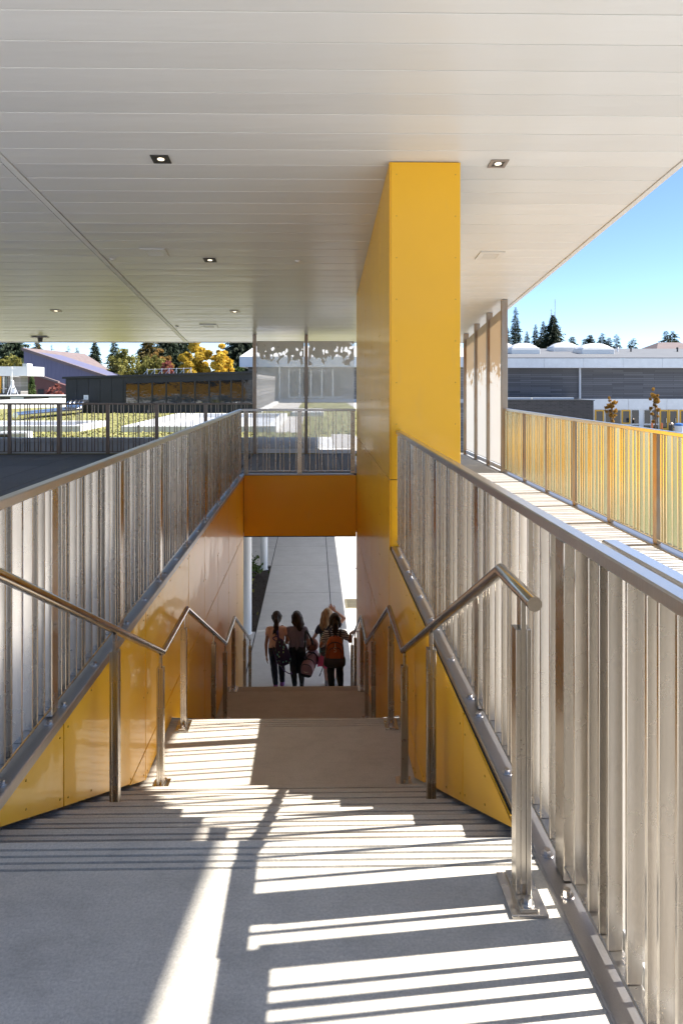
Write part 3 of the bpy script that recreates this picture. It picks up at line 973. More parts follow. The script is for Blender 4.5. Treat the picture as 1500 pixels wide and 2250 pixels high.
def wtop(x): return dtop(x) - .42
for a, c in zip(wx[:-1], wx[1:]):
    a_, c_ = bx(a, DY), bx(c, DY)
    w_ = empty('window', (0, 0, 0)); w_.parent = e; w_.location = -eo
    rot = random.uniform(-.006, .006)
    b = MB(); b.prism([(a_ + .03, .42), (c_ - .03, .42), (c_ - .03, wtop(c_)), (a_ + .03, wtop(a_))], lambda p: (p[0], DY - .02 + rot * (p[0] - a_) * 3, p[1]), lambda p: (p[0], DY - .004, p[1]))
    b.build('pane', mat['glass'], w_)
    b = MB()
    b.prism([(a_ - .03, .36), (a_ + .03, .36), (a_ + .03, wtop(a_) + .05), (a_ - .03, wtop(a_) + .05)], lambda p: (p[0], DY - .07, p[1]), lambda p: (p[0], DY - .002, p[1]))
    b.prism([(a_ + .031, .36), (c_ - .031, .36), (c_ - .031, .42), (a_ + .031, .42)], lambda p: (p[0], DY - .07, p[1]), lambda p: (p[0], DY - .002, p[1]))
    b.build('frame', mat['frame_dk'], w_)
for k in range(34):                       # ribbed sunlit flank behind the leaf screens
    y = DY + .2 + k * .48
    b = MB(); b.box(X1 - .005, X1 + .05, y, y + .30, .12, dtop(X1) - .42); b.build('flank_rib', mat['siding_lt'], e, loc=-eo)
b = MB(); b.box(X1 - .005, X1 + .06, DY + .1, 49.4, dtop(X1) - .40, dtop(X1) - .12); b.build('flank_band', mat['siding_lt'], e, loc=-eo)
b = MB(); b.box(X1 - .005, X1 + .30, DY + .1, 49.4, -.04, .1); b.build('flank_curb', mat['membrane'], e, loc=-eo)
p = bp(190, 873, DY)
e = empty('wall_sign', (p.x, DY - .03, p.z), 'small white square notice on the charcoal wall', 'sign')
b = MB(); b.box(-.11, .11, -.012, -.0, -.11, .11); b.build('plate', mat['white'], e)
b = MB(); b.box(-.05, .05, -.016, -.013, -.05, .04); b.build('print', mat['flash'], e)
for k in range(7):                        # guard frame on the clerestory roof
    px = 324 + k * 16
    x = bx(px, 39); zt = dtop(min(x, X1))
    e = empty('roof_stanchion', (x, 39, zt), 'grey stanchion on the charcoal roof, number %s from the left' % ('one two three four five six seven'.split()[k]), 'stanchion', 'stanchions on the charcoal roof')
    b = MB(); b.tube([(0, 0, -.05), (0, 0, .42)], .02, 6); b.build('upright', mat['flash'], e)
    b = MB(); b.tube([(-.3, 0, .0), (0, 0, .34)], .016, 6); b.build('brace', mat['flash'], e)
    if k < 6:
        b = MB(); b.tube([(0, 0, .38), (bx(px + 16, 39) - x, 0, .38 + .01)], .012, 6); b.build('rail', mat['flash'], e)
# insulated ducts lying on the roof
dl = ['shiny insulated duct on the green roof, nearest of the four', 'shiny insulated duct on the green roof, second of the four', 'shiny insulated duct on the green roof, third of the four', 'shiny insulated duct on the green roof, farthest of the four']
for k in range(4):
    p0, p1 = bp(34 + k * 9, 0, 26.6 + k * .35), bp(172 - k * 8, 0, 31.4 + k * .3)
    e = empty('insulated_duct', (p0.x, p0.y, 0), dl[k], 'duct', 'ducts on the green roof')
    q = Vector((p1.x - p0.x, p1.y - p0.y, 0))
    dr = q.normalized()
    for i in range(5):
        b = MB(); b.tube([dr * (q.length * i / 5 + .01) + Vector((0, 0, .2)), dr * (q.length * (i + 1) / 5 - .01) + Vector((0, 0, .2))], .12, 12)
        b.build('section', mat['chrome'], e, smooth=True)
    b = MB(); b.tube([q + Vector((0, 0, .2)), q + dr * .1 + Vector((0, 0, .21)), q + dr * .2 + Vector((0, 0, .27)), q + dr * .22 + Vector((0, 0, .40)), q + dr * .22 + Vector((0, .25, .52)), q + dr * .22 + Vector((0, .9, .52))], .13, 12)
    b.build('elbow', mat['chrome'], e, smooth=True)
    for i in (1, 3):
        b = MB(); b.box(-.06, .06, -.06, .06, 0, .1); b.build('support', mat['steel_dark'], e, loc=dr * q.length * i / 4)
p = bp(50, 959, 17.0)
e = empty('roof_hatch', (p.x, 16.6, 0), 'small grey vent box on the sedum behind the left guard rail', 'vent')
b = MB(); b.box(-.35, .35, -.15, .2, 0, .3); b.build('body', mat['flash'], e, bevel=.05, seg=2)
b = MB(); b.box(-.3, -.02, -.16, -.149, .06, .24); b.build('opening', mat['fixture_dk'], e)
for px, py, h, lb_ in ((172, 925, .5, 'dark marker pipe in the sedum left of the large roof light'), (325, 915, .45, 'dark marker pipe at the back edge of the large roof light'), (304, 950, .35, 'dark marker pipe in the near sedum in front of the large roof light'), (773, 975, .35, 'dark marker pipe beside the yellow tower behind the screen'), (519, 895, .5, 'white marker pipe under the clerestory windows')):
    Y = 1500 * 1.5 / (py + 12 - 838.5)
    e = empty('roof_pipe', (bx(px, Y), Y, 0), lb_, 'pipe', 'marker pipes on the green roof')
    b = MB(); b.tube([(0, 0, -.02), (0, 0, h * .8)], .018, 8); b.build('pipe', mat['white'] if px == 519 else mat['fixture_dk'], e)
    b = MB(); b.tube([(0, 0, h * .8), (0, 0, h)], [.03, .02], 8); b.build('cap', mat['white'] if px == 519 else mat['fixture_dk'], e)

# ------------------------------------------------ building seen through the screens
FY = 50.0
e = empty('classroom_block', (0, FY, 0), 'grey plank building with a white roof band seen through the leaf screens', 'building')
eo = Vector(e.location)
XA, XB = bx(545, FY), bx(1016, FY) + 1.5
b = MB(); b.box(XA, XB, FY, FY + 12, -3.6, bz(806, FY)); b.build('wall', mat['siding_lt'], e, loc=-eo)
b = MB(); b.box(XA - .5, XB + .6, FY - 1.2, FY + 12.5, bz(807, FY), bz(785, FY)); b.build('roof_band', mat['white'], e, loc=-eo)
b = MB(); b.add([(XA - .5, FY - 1.1, bz(785, FY) + .004), (XB + .6, FY - 1.1, bz(785, FY) + .004), (XB + .6, FY + 12, bz(769, FY) + .9), (XA - .5, FY + 12, bz(769, FY) + .9)], [(0, 1, 2, 3)])
rf = b.build('roof', mat['membrane'], e, loc=-eo)
for k in range(26):
    x = XA + k * .6
    b = MB(); z0, z1 = bz(785, FY), bz(769, FY) + .9
    b.add([(x, FY - 1.1, z0 + .06), (x + .05, FY - 1.1, z0 + .06), (x + .05, FY + 12, z1 + .06), (x, FY + 12, z1 + .06)], [(0, 1, 2, 3)])
    b.build('standing_seam', mat['flash'], rf)
b = MB(); b.box(XA, XB, FY - .08, FY - .003, -.05, .22); b.build('base_flashing', mat['flash'], e, loc=-eo)
b = MB(); b.tube([(bx(614, FY), FY - .1, .1), (bx(614, FY), FY - .1, bz(807, FY))], .07, 8); b.build('downpipe', mat['white'], e, loc=-eo)
xw = [634.5 + k * (755 - 634.5) / 5 for k in range(6)]
for a, c in zip(xw[:-1], xw[1:]):
    a_, c_ = bx(a, FY), bx(c, FY)
    w_ = empty('window'); w_.parent = e; w_.location = -eo
    b = MB(); b.box(a_ + .06, c_ - .06, FY - .03, FY - .004, .42, bz(812, FY)); b.build('pane', mat['glass'], w_)
    b = MB(); b.box(a_ - .05, a_ + .055, FY - .09, FY - .002, .30, bz(810, FY)); b.box(a_ + .056, c_ - .056, FY - .09, FY - .002, .30, .41)
    b.build('frame', mat['frame_w'], w_)

# ------------------------------------------------ gym across the plaza
GY = 68.0
e = empty('gymnasium', (28, GY, GZ), 'long grey plank gymnasium with white bands across the plaza', 'building')
eo = Vector(e.location)
b = MB(); b.box(8, 75, GY, GY + 26, GZ - .1, bz(800, GY)); b.build('wall', mat['siding'], e, loc=-eo)
k = 0
x = 7.0
while x < 75:                              # white roof band in panels
    b = MB(); b.box(x + .012, x + 3.9 - .012, GY - 1.2, GY - 1.1, bz(808, GY - 1), bz(787, GY - 1)); b.build('band_panel', mat['white'], e, loc=-eo)
    x += 3.9
b = MB(); b.box(7, 75, GY - 1.1, GY - .002, bz(808, GY - 1), bz(806, GY - 1)); b.build('soffit', mat['white'], e, loc=-eo)
ZR0, ZR1 = bz(786, GY - 1) + .02, bz(765.5, GY + 14)
b = MB(); b.prism([(GY - 1.22, ZR0), (GY + 14, ZR1), (GY + 14, ZR1 - .3), (GY - 1.22, ZR0 - .06)], lambda p: (7, p[0], p[1]), lambda p: (75, p[0], p[1])); b.build('roof', mat['roof_grey'], e, loc=-eo)
x = 8
while x < 75:                              # lower white band
    b = MB(); b.box(x + .012, x + 3.88, GY - .16, GY - .003, bz(900, GY), bz(876.5, GY)); b.build('band_panel', mat['white'], e, loc=-eo)
    x += 3.9
b = MB(); b.box(20, 75, GY - .05, GY - .0025, GZ, bz(900.2, GY)); b.build('base_wall', mat['frame_w'], e, loc=-eo)
b = MB(); b.tube([(bx(1272, GY), GY - .1, bz(876, GY)), (bx(1272, GY), GY - .1, bz(808, GY))], .12, 8); b.build('downpipe', mat['flash'], e, loc=-eo)
OPEN = [(1305, 1325, 'y', 936), (1327.5, 1362, 'd', 936), (1363.5, 1383, 'y', 932), (1385, 1402, 'd', 932), (1412.5, 1427.5, 'd', 932), (1429.5, 1444.5, 'd', 932),
        (1447, 1466, 'door', 947), (1467, 1487, 'door', 947), (1491, 1511, 'door', 947), (1512, 1532, 'door', 947)]
for a, c, kd, yb in OPEN:
    a_, c_ = bx(a, GY), bx(c, GY); zt, z0 = bz(901, GY), bz(yb, GY)
    door = kd == 'door'
    w_ = empty('door' if door else 'window'); w_.parent = e; w_.location = -eo
    fw = .13 if kd != 'd' else .03
    b = MB()
    for q in ((a_, a_ + fw, z0, zt), (c_ - fw, c_, z0, zt), (a_ + fw + .001, c_ - fw - .001, zt - fw, zt), (a_ + fw + .001, c_ - fw - .001, z0, z0 + fw * (2 if door else 1))):
        b.box(q[0], q[1], GY - .12, GY - .052, q[2], q[3])
    b.build('frame', mat['frame_y'] if kd != 'd' else mat['frame_w'], w_)
    b = MB(); b.box(a_ + fw, c_ - fw, GY - .08, GY - .055, z0 + fw, zt - fw); b.build('pane', mat['glass'], w_)
    if not door:
        b = MB(); b.box(a_, c_, GY - .075, GY - .053, bz(946, GY), z0 - .12); b.build('lower_pane', mat['glass'], w_)
    else:
        b = MB(); b.tube([(c_ - .25, GY - .17, z0 + .8), (c_ - .25, GY - .17, z0 + 1.25)], .03, 6); b.build('handle', mat['bolt'], w_)
# low brick wing in front
BY = 62.0
b0 = empty('brick_wing', (18, BY, GZ), 'low dark brick wing in front of the gymnasium', 'building'); eo = Vector(b0.location)
XB2 = bx(1303, BY)
b = MB(); b.box(6, XB2, BY, GY - .2, GZ - .1, bz(881, BY)); b.build('wall', mat['brick'], b0, loc=-eo)
b = MB(); b.box(5.9, XB2 + .08, BY - .08, GY - .2, bz(881, BY) + .002, bz(879.4, BY)); b.build('coping', mat['frame_dk'], b0, loc=-eo)
for a, c in ((1010, 1166.5), (1169, 1260)):
    b = MB(); b.box(bx(a, BY + 3), bx(c, BY + 3), BY + 3, BY + 3.4, bz(880, BY), bz(873.5, BY + 3)); b.build('parapet_box', mat['white'], b0, loc=-eo)
# skylight domes
dom = [(1147, 757, 779, 62, 'white domed skylight on the gym roof, leftmost in view'), (1236, 753.5, 772, 58, 'white domed skylight on the gym roof, set farther back in the middle'), (1302, 758, 779.5, 70, 'white domed skylight on the gym roof, rightmost and widest'), (1096, 755, 774, 58, 'white domed skylight on the gym roof half hidden by the screen post')]
for px, yt, yb, wp, lb in dom:
    Y = GY + (5.5 if yb > 775 else 9.5)
    p0 = bp(px, yb, Y); w = wp / 2 * Y / 1500; H = p0.z
    zr = ZR0 + (Y - GY + 1.22) / 15.22 * (ZR1 - ZR0)
    e = empty('skylight_dome', (p0.x, Y, zr), lb, 'skylight', 'domed skylights on the gym roof')
    h1 = (yb - yt) * Y / 1500
    b = MB(); b.box(-w, w, -w * .8, w * .8, -.4, h1 * .36); b.build('curb', mat['dome'], e, bevel=.03)
    b = MB(); b.box(-w * .96, w * .96, -w * .77, w * .77, h1 * .37, h1 * .5); b.build('frame', mat['white'], e, bevel=.05)
    b = MB(); n = 10; vv = []; ff = []
    for i in range(n + 1):
        for j in range(n + 1):
            a, c = -1 + 2 * i / n, -1 + 2 * j / n
            vv.append((a * w * .92, c * w * .74, h1 * .5 + h1 * .5 * (1 - a ** 4) * (1 - c ** 4) ** .5 * max(0, 1 - .35 * a * a)))
    for i in range(n):
        for j in range(n):
            q = i * (n + 1) + j; ff.append((q, q + n + 1, q + n + 2, q + 1))
    b.add(vv, ff); b.build('dome', mat['dome'], e, smooth=True)
for px, py, lb in ((1356, 775, 'white vent pipe on the gym roof right of the domes'), (1385, 769, 'dark vent pipe on the gym roof below the far firs'), (1487, 770, 'dark vent pipe on the gym roof at the right edge')):
    Y = GY + 8; p0 = bp(px, py, Y); zr = ZR0 + (Y - GY + 1.22) / 15.22 * (ZR1 - ZR0)
    e = empty('vent_pipe', (p0.x, Y, zr), lb, 'vent', 'vent pipes on the gym roof')
    m_ = mat['white'] if px < 1370 else mat['fixture_dk']
    b = MB(); b.tube([(0, 0, -.1), (0, 0, .35)], .09, 8); b.build('pipe', m_, e)
    b = MB(); b.tube([(0, 0, .35), (0, 0, .5)], [.16, .1], 8); b.build('cowl', m_, e)
# brown roofs behind the gym
for a, c, yt, yb, Y, lb in ((1300, 1362, 761, 772, 112, 'brown shingled roof peeping over the gym behind the domes'), (1440, 1580, 747, 775, 112, 'brown shingled roof rising over the gym at the right edge')):
    xa_, xb_ = bx(a, Y), bx(c, Y)
    e = empty('distant_house', ((xa_ + xb_) / 2, Y, GZ), lb, 'house'); eo = Vector(e.location)
    b = MB(); b.box(xa_ + .5, xb_ - .5, Y + .5, Y + 12, GZ, bz(yb, Y)); b.build('wall', mat['siding_lt'], e, loc=-eo)
    b = MB(); zt, z0 = bz(yt, Y), bz(yb, Y); m_ = (xa_ + xb_) / 2; q = (xb_ - xa_) * .18
    b.add([(xa_, Y, z0), (xb_, Y, z0), (xb_, Y + 13, z0), (xa_, Y + 13, z0), (m_ - q, Y + 6, zt), (m_ + q, Y + 6, zt)], [(0, 1, 5, 4), (1, 2, 5), (2, 3, 4, 5), (3, 0, 4), (0, 3, 2, 1)])
    b.build('roof', mat['roof_mauve'], e, loc=-eo)
# lattice mast
Y = 150; p0 = bp(1214, 657, Y)
e = empty('radio_mast', (p0.x, Y, GZ), 'thin lattice radio mast above the big fir', 'mast')
for dx, dy in ((-.45, 0), (.45, 0), (0, .7)):
    b = MB(); b.tube([(dx, dy, 0), (dx, dy, p0.z - GZ - (.0 if dx else 3) - (2.2 if dx < 0 else 0))], .09, 5); b.build('leg', mat['flash'], e)
b = MB(); z = 12.0
while z < p0.z - GZ - 3:
    b.tube([(-.45, 0, z), (.45, 0, z + .9)], .05, 4); b.tube([(.45, 0, z + .9), (-.45, 0, z + 1.8)], .05, 4); z += 1.8
b.build('lattice', mat['flash'], e)
# small things in front of the gym
p0 = bp(1473, 950, 64)
e = empty('bollard', (p0.x, 64, GZ), 'short black bollard in front of the yellow doors', 'bollard')
b = MB(); b.tube([(0, 0, -.06), (0, 0, 1.0)], .2, 12); b.build('post', mat['fixture_dk'], e, smooth=True)
b = MB(); b.tube([(0, 0, 1.0), (0, 0, 1.12), (0, 0, 1.24)], [.2, .21, .12], 12); b.build('cap', mat['fixture'], e, smooth=True)
p0 = bp(1491, 950, 63)
e = empty('litter_bin', (p0.x, 63, GZ), 'grey litter bin with a blue lid by the yellow doors', 'bin')
b = MB(); b.tube([(0, 0, -.06), (0, 0, 1.0)], [.38, .42], 14); b.build('body', mat['flash'], e, smooth=True)
mat['blue'] = M('blue_lid', (.04, .13, .36), .4)
b = MB(); b.tube([(0, 0, 1.0), (0, 0, 1.15), (0, 0, 1.25)], [.44, .40, .15], 14); b.build('lid', mat['blue'], e, smooth=True)
mat['orange'] = M('orange_tape', (.55, .16, .05), .6)
for px, lb in ((1431.5, 'orange taped stake left of the right hand maple'), (1453, 'orange taped stake right of the right hand maple')):
    p0 = bp(px, 930, 57.5)
    e = empty('tree_stake', (p0.x, 57.5, GZ), lb, 'stake', 'stakes beside the maple')
    b = MB(); b.box(-.05, .05, -.05, .05, -.06, p0.z - GZ); b.build('stake', mat['bark'], e)
    b = MB(); b.box(-.06, .06, -.06, .06, p0.z - GZ - .5, p0.z - GZ + .02); b.build('tape', mat['orange'], e)
# yellow wing of this building, behind the camera on the right (mirrored in the golden pickets)
e = empty('yellow_wing', (8.2, -10, GZ), 'yellow clad wing beside the lawn behind the viewer', 'building'); eo = Vector(e.location)
for k in range(5):
    b = MB(); b.box(5.6 + k * 1.02, 5.6 + k * 1.02 + 1.01, -10.4, -10, -1.1, 4.6); b.build('panel', mat['yellow'], e, loc=-eo)
b = MB(); b.box(5.6, 10.7, -16, -10.42, GZ, 4.8); b.build('body', mat['white'], e, loc=-eo)

e = empty('entrance_wall', (-8, -7, 0), 'yellow panel wall of the building behind the viewer', 'wall'); eo = Vector(e.location)
for k in range(11):
    b = MB(); b.box(-23 + k * 1.5, -23 + k * 1.5 + 1.49, -7.2, -7, .004, 1.3); b.build('panel', mat['yellow_dk'], e, loc=-eo)
b = MB(); b.box(-23, -6.5, -7.6, -7.22, 0, 4.0); b.build('glazing', mat['charcoal'], e, loc=-eo)
b = MB(); b.box(-6.45, 4, -7.6, -7.0, 0, 3.4); b.build('bounce_bay', mat['white'], e, loc=-eo)  # unseen white wall added to bounce fill light towards the stair
# ------------------------------------------------ left background buildings
Y = 85.0
e = empty('purple_hall', (bx(140, Y), Y, GZ), 'purple boarded hall with a long mauve sloping roof', 'building'); eo = Vector(e.location)
pA, pB = bp(53, 768, Y), bp(236, 828, Y)
b = MB(); b.prism([(pA.x, GZ), (pB.x, GZ), (pB.x, pB.z), (pA.x, pA.z)], lambda p: (p[0], Y, p[1]), lambda p: (p[0], Y + 10, p[1])); b.build('wall', mat['purple'], e, loc=-eo)
qA, qB = bp(187, 779.5, Y + 22), bp(262, 828, Y + 22)
b = MB(); up = Vector((0, 0, .16))
b.add([pA + up + Vector((-.15, -.35, .08)), pB + up + Vector((0, -.35, 0)), qB + up, qA + up, pA + Vector((-.15, -.35, -.12)), pB + Vector((0, -.35, -.2)), qB - up, qA - up], [(0, 1, 2, 3), (4, 7, 6, 5), (0, 4, 5, 1), (1, 5, 6, 2), (2, 6, 7, 3), (3, 7, 4, 0)]); b.build('roof', mat['roof_mauve'], e, loc=-eo)
Y = 70.0
e = empty('maroon_annex', (bx(90, Y), Y, GZ), 'maroon walled annex with a pale sloping fascia below the purple hall', 'building'); eo = Vector(e.location)
pA, pB = bp(60, 820, Y), bp(124, 840, Y)
b = MB(); b.prism([(pA.x - 2, GZ), (bx(150, Y), GZ), (bx(150, Y), pB.z - .4), (pB.x, pB.z), (pA.x, pA.z), (pA.x - 2, pA.z)], lambda p: (p[0], Y, p[1]), lambda p: (p[0], Y + 1, p[1])); b.build('wall', mat['maroon'], e, loc=-eo)
b = MB(); b.prism([(pA.x - 1, pA.z + .35), (pB.x + .3, pB.z - .08), (pB.x + .3, pB.z + .1), (pA.x - 1, pA.z + .55)], lambda p: (p[0], Y - .3, p[1]), lambda p: (p[0], Y + .2, p[1])); b.build('fascia', mat['roof_mauve'], e, loc=-eo)
b = MB(); b.box(bx(84, Y), bx(97, Y), Y - .05, Y - .004, bz(866, Y), bz(855, Y)); b.build('opening', mat['dark'], e, loc=-eo)
Y = 47.0
e = empty('white_eaves_block', (bx(20, Y), Y, GZ), 'white eaved grey building at the left edge', 'building'); eo = Vector(e.location)
b = MB(); b.box(bx(-180, Y), bx(46, Y), Y, Y + 1.2, GZ, bz(826, Y)); b.build('wall', mat['siding_lt'], e, loc=-eo)
b = MB(); b.box(bx(-190, Y), bx(64, Y - 1), Y - 1.2, Y + 1.6, bz(826, Y - 1), bz(805.5, Y - 1)); b.build('eaves', mat['white'], e, loc=-eo)
b = MB(); b.box(bx(50, Y + 6), bx(60, Y + 6), Y + 6, Y + 7, bz(806, Y), bz(799, Y + 6)); b.build('roof_vent', mat['white'], e, loc=-eo)
b = MB(); b.tube([(bx(28, Y), Y - .1, bz(865, Y)), (bx(28, Y), Y - .1, bz(826, Y))], .09, 8); b.build('downpipe', mat['white'], e, loc=-eo)
for a, c, m_ in ((-14, 3, 'frame_w'), (3, 10, 'frame_y'), (10, 18.5, 'frame_w')):
    w_ = empty('window'); w_.parent = e; w_.location = -eo
    b = MB(); b.box(bx(a, Y) + .05, bx(c, Y) - .05, Y - .04, Y - .003, bz(864, Y), bz(828, Y)); b.build('pane', mat['glass'], w_)
    b = MB(); b.box(bx(a, Y) - .05, bx(a, Y) + .045, Y - .1, Y - .002, bz(864, Y), bz(827, Y)); b.box(bx(a, Y) + .05, bx(c, Y) - .06, Y - .09, Y - .042, bz(854.5, Y), bz(852.8, Y)); b.build('frame', mat[m_], w_)
Y = 44.0
e = empty('brick_parapet', (bx(70, Y), Y, 0), 'low dark brick parapet with pale panels at the far left', 'wall'); eo = Vector(e.location)
b = MB(); b.box(bx(-180, Y), bx(146, Y), Y, Y + .5, GZ, bz(871, Y)); b.build('wall', mat['brick'], e, loc=-eo)
b = MB(); b.box(bx(-180, Y), bx(146, Y), Y - .1, Y + 2.5, bz(870.8, Y), bz(868.6, Y)); b.build('coping', mat['membrane'], e, loc=-eo)
for a, c in ((24, 53), (108.5, 137)):
    b = MB(); b.box(bx(a, Y), bx(c, Y), Y - .05, Y - .004, bz(888, Y), bz(872, Y)); b.build('pale_panel', mat['flash'], e, loc=-eo)
e = empty('white_roof_edge', (bx(70, 37), 37, 0), 'pale roof edge strip in front of the dark brick parapet', 'roof edge')
b = MB()
p0, p1 = bp(-160, 889, 35), bp(150, 879, 41)
b.add([p0, p1, p1 + Vector((0, .3, .12)), p0 + Vector((0, .3, .12)), p0 - Vector((0, 0, .5)), p1 - Vector((0, 0, .5))], [(0, 1, 2, 3), (0, 4, 5, 1)])
b.build('strip', mat['membrane'], e, loc=-Vector(e.location))
# weather station
Y = 46.0; p0 = bp(43, 867, Y)
e = empty('weather_station', (p0.x, 44.9, p0.z), 'white weather station mast on a tripod by the left building', 'weather station')
b = MB(); b.tube([(0, 0, .2), (0, 0, 1.85)], .022, 6); b.build('mast', mat['white'], e)
for a in (0, 2.1, 4.2):
    b = MB(); b.tube([(0, 0, .9), (.42 * math.cos(a), .3 * math.sin(a), -.02)], .02, 5); b.build('leg', mat['flash'], e)
b = MB(); b.box(-.07, .10, -.08, .08, .45, .95); b.build('shield', mat['white'], e, bevel=.02)
b = MB(); b.box(.05, .24, -.08, .06, .1, .4); b.build('cabinet', mat['flash'], e, bevel=.02)
b = MB(); b.tube([(-.2, 0, 1.7), (.25, 0, 1.7)], .015, 5); b.tube([(-.08, 0, 1.2), (.45, 0, 1.2)], .015, 5); b.build('crossarm', mat['white'], e)

# ------------------------------------------------ trees
def leaf_mesh(name, centres, size, m, jitter=.5):
    n = len(centres)
    c = np.array(centres, float)
    d1 = RNG.normal(size=(n, 3)); d1 /= np.linalg.norm(d1, axis=1)[:, None]
    d2 = np.cross(d1, RNG.normal(size=(n, 3))); d2 /= np.linalg.norm(d2, axis=1)[:, None]
    s_ = size * RNG.uniform(1 - jitter, 1 + jitter, (n, 1))
    vv = np.empty((n * 4, 3))
    vv[0::4] = c - d1 * s_; vv[1::4] = c + d2 * s_ * .55; vv[2::4] = c + d1 * s_; vv[3::4] = c - d2 * s_ * .55
    me = bpy.data.meshes.new(name)
    me.from_pydata(vv.tolist(), [], np.arange(n * 4).reshape(-1, 4).tolist())
    me.materials.append(m)
    return me
def trunk(e, h, r, bend=.2, limbs=6, z0=.35, spread=1.5):
    b = MB()
    pts = [(random.uniform(-bend, bend) * k / 5, random.uniform(-bend, bend) * k / 5, h * k / 5) for k in range(6)]
    pts[0] = (0, 0, -.1)
    b.tube(pts, [r * (1 - .16 * k) for k in range(6)], 8)
    for i in range(limbs):
        a = 6.28 * i / limbs + random.uniform(-.4, .4); z = h * (z0 + (1 - z0) * .8 * i / limbs)
        s_ = spread * random.uniform(.6, 1)
        b.tube([(0, 0, z), (math.cos(a) * s_ * .5, math.sin(a) * s_ * .5, z + h * .10), (math.cos(a) * s_, math.sin(a) * s_, z + h * .17)], [r * .4, r * .25, r * .08], 6)
    return b.build('trunk', mat['bark'], e, smooth=True)
def broadleaf(px, top, wpx, Y, m, label, group='trees beyond the roofs', n=7500, low=.22, size=.19, name='broadleaf_tree', base=GZ, clumps=80, cat='tree'):
    p = bp(px, top, Y)
    h = (p.z - base) * 1.06; w = wpx / 2 * Y / 1500 * 1.12
    e = empty(name, (p.x, Y, base), label, cat, group)
    trunk(e, h * .8, max(.04, h * .018), .15, 7, .25, w * .7)
    cs = []
    zc, hz = h * (1 + low) / 2, h * (1 - low) / 2
    for k in range(clumps):
        a = random.uniform(0, 6.28); u = random.uniform(-1, 1); rr = random.random() ** .45
        k2 = math.sqrt(1 - u * u)
        c = (math.cos(a) * k2 * w * rr * .82, math.sin(a) * k2 * w * rr * .82, zc + u * hz * rr * .86)
        cr = random.uniform(.10, .27) * min(w, hz)
        q = RNG.normal(size=(n // clumps, 3)); q /= np.linalg.norm(q, axis=1)[:, None]
        q *= (RNG.uniform(.35, 1, (len(q), 1)) ** .5) * cr * np.array([1, 1, .8])
        cs.append(q + np.array(c))
    put('crown', leaf_mesh('crown', np.concatenate(cs), size, m), None, e)
    return e
def conifer(px, top, wpx, Y, m, label, group='conifers beyond the roofs', dens=1.0, base=GZ, name='fir_tree', bare=.12, cat='tree', ex=.72):
    p = bp(px, top, Y)
    h = p.z - base; w = wpx / 2 * Y / 1500 * (1.75 if ex < .6 else 1.4)
    e = empty(name, (p.x, Y, base), label, cat, group)
    b = MB(); b.tube([(0, 0, -.1), (0, 0, h * .5), (0, 0, h * .99)], [h * .016, h * .010, .02], 7); b.build('trunk', mat['bark'], e, smooth=True)
    vv, ff = [], []
    z = h * bare
    while z < h * .995:
        t = (z / h - bare) / (1 - bare)
        L = w * (1 - t) ** ex * random.uniform(.75, 1.15) + .12
        nb = max(5, int(13 * dens * (1 - .4 * t)))
        for k in range(nb):
            a = random.uniform(0, 6.28); l = L * random.uniform(.55, 1.1)
            droop = random.uniform(.05, .40) * l; up = .18 * l
            ca, sa = math.cos(a), math.sin(a); ns = max(3, int(l / .28))
            for i in range(ns):
                s0, s1 = i / ns, (i + 1.5) / ns
                q = len(vv); wd = .22 * l * (1 - .6 * s0) * random.uniform(.5, 1.2) + .05
                z0_ = z + up * s0 - droop * s0 * s0; z1_ = z + up * s1 - droop * s1 * s1 - random.uniform(0, .12) * l
                sd_ = random.choice((-1, 1)) * random.uniform(.3, 1)
                vv += [(ca * l * s0, sa * l * s0, z0_ + .03), (ca * l * s1 - sa * wd * sd_, sa * l * s1 + ca * wd * sd_, z1_ - wd * .5), (ca * l * min(s1, 1.05), sa * l * min(s1, 1.05), z1_)]
                ff.append((q, q + 1, q + 2))
                vv += [(ca * l * s0, sa * l * s0, z0_), (ca * l * s1, sa * l * s1, z1_ - wd), (ca * l * s1 + sa * wd * sd_ * .7, sa * l * s1 - ca * wd * sd_ * .7, z1_ - wd * .2)]
                ff.append((q + 3, q + 4, q + 5))
        z += max(.09, .034 * h / dens * (1 - .5 * t))
    me = bpy.data.meshes.new('crown'); me.from_pydata(vv, [], ff); me.materials.append(m)
    put('crown', me, None, e)
    return e
RT = [(1132, 673, 46, 105, 'fir', 'tall slender fir just right of the end screen post', 1.6), (1113, 716, 44, 108, 'fir', 'fir half hidden behind the end screen post', 1.5), (1157, 727, 40, 112, 'fir', 'short fir between the slender fir and the big fir', 1.5),
      (1176, 712, 44, 110, 'fir', 'narrow fir left of the big fir', 1.5), (1193, 704, 52, 112, 'fir', 'mid sized fir touching the big fir', 1.6), (1214, 690, 92, 108, 'fir', 'big broad fir below the radio mast', 2.0), (1256, 738, 34, 115, 'fir', 'small ragged fir right of the big fir', .9),
      (1283, 743, 22, 125, 'fir', 'small fir behind the middle dome', .9), (1296, 735, 34, 125, 'fir', 'bushy fir over the right dome', 1.1), (1322, 731, 30, 125, 'fir', 'spiky fir, first of three in a row', .8), (1337, 740, 28, 125, 'fir', 'squat fir, middle of three in a row', .9), (1353, 734, 28, 125, 'fir', 'ragged fir, last of three in a row', .7),
      (1381, 750, 18, 128, 'fir', 'tiny fir left of the lone far fir', .7), (1391, 743, 32, 128, 'fir', 'lone far ragged fir above the gym roof', .7), (1462, 726, 34, 125, 'fir', 'left one of the paired firs at the far right', .8), (1476, 726, 40, 126, 'fir', 'right one of the paired firs at the far right', .8)]
for px, tp, wp, Y, m_, lb, dn in RT: conifer(px, tp, wp, Y, mat[m_], lb, dens=dn * (1.5 if px > 1250 else 1), ex=.5 if px > 1250 else .8)
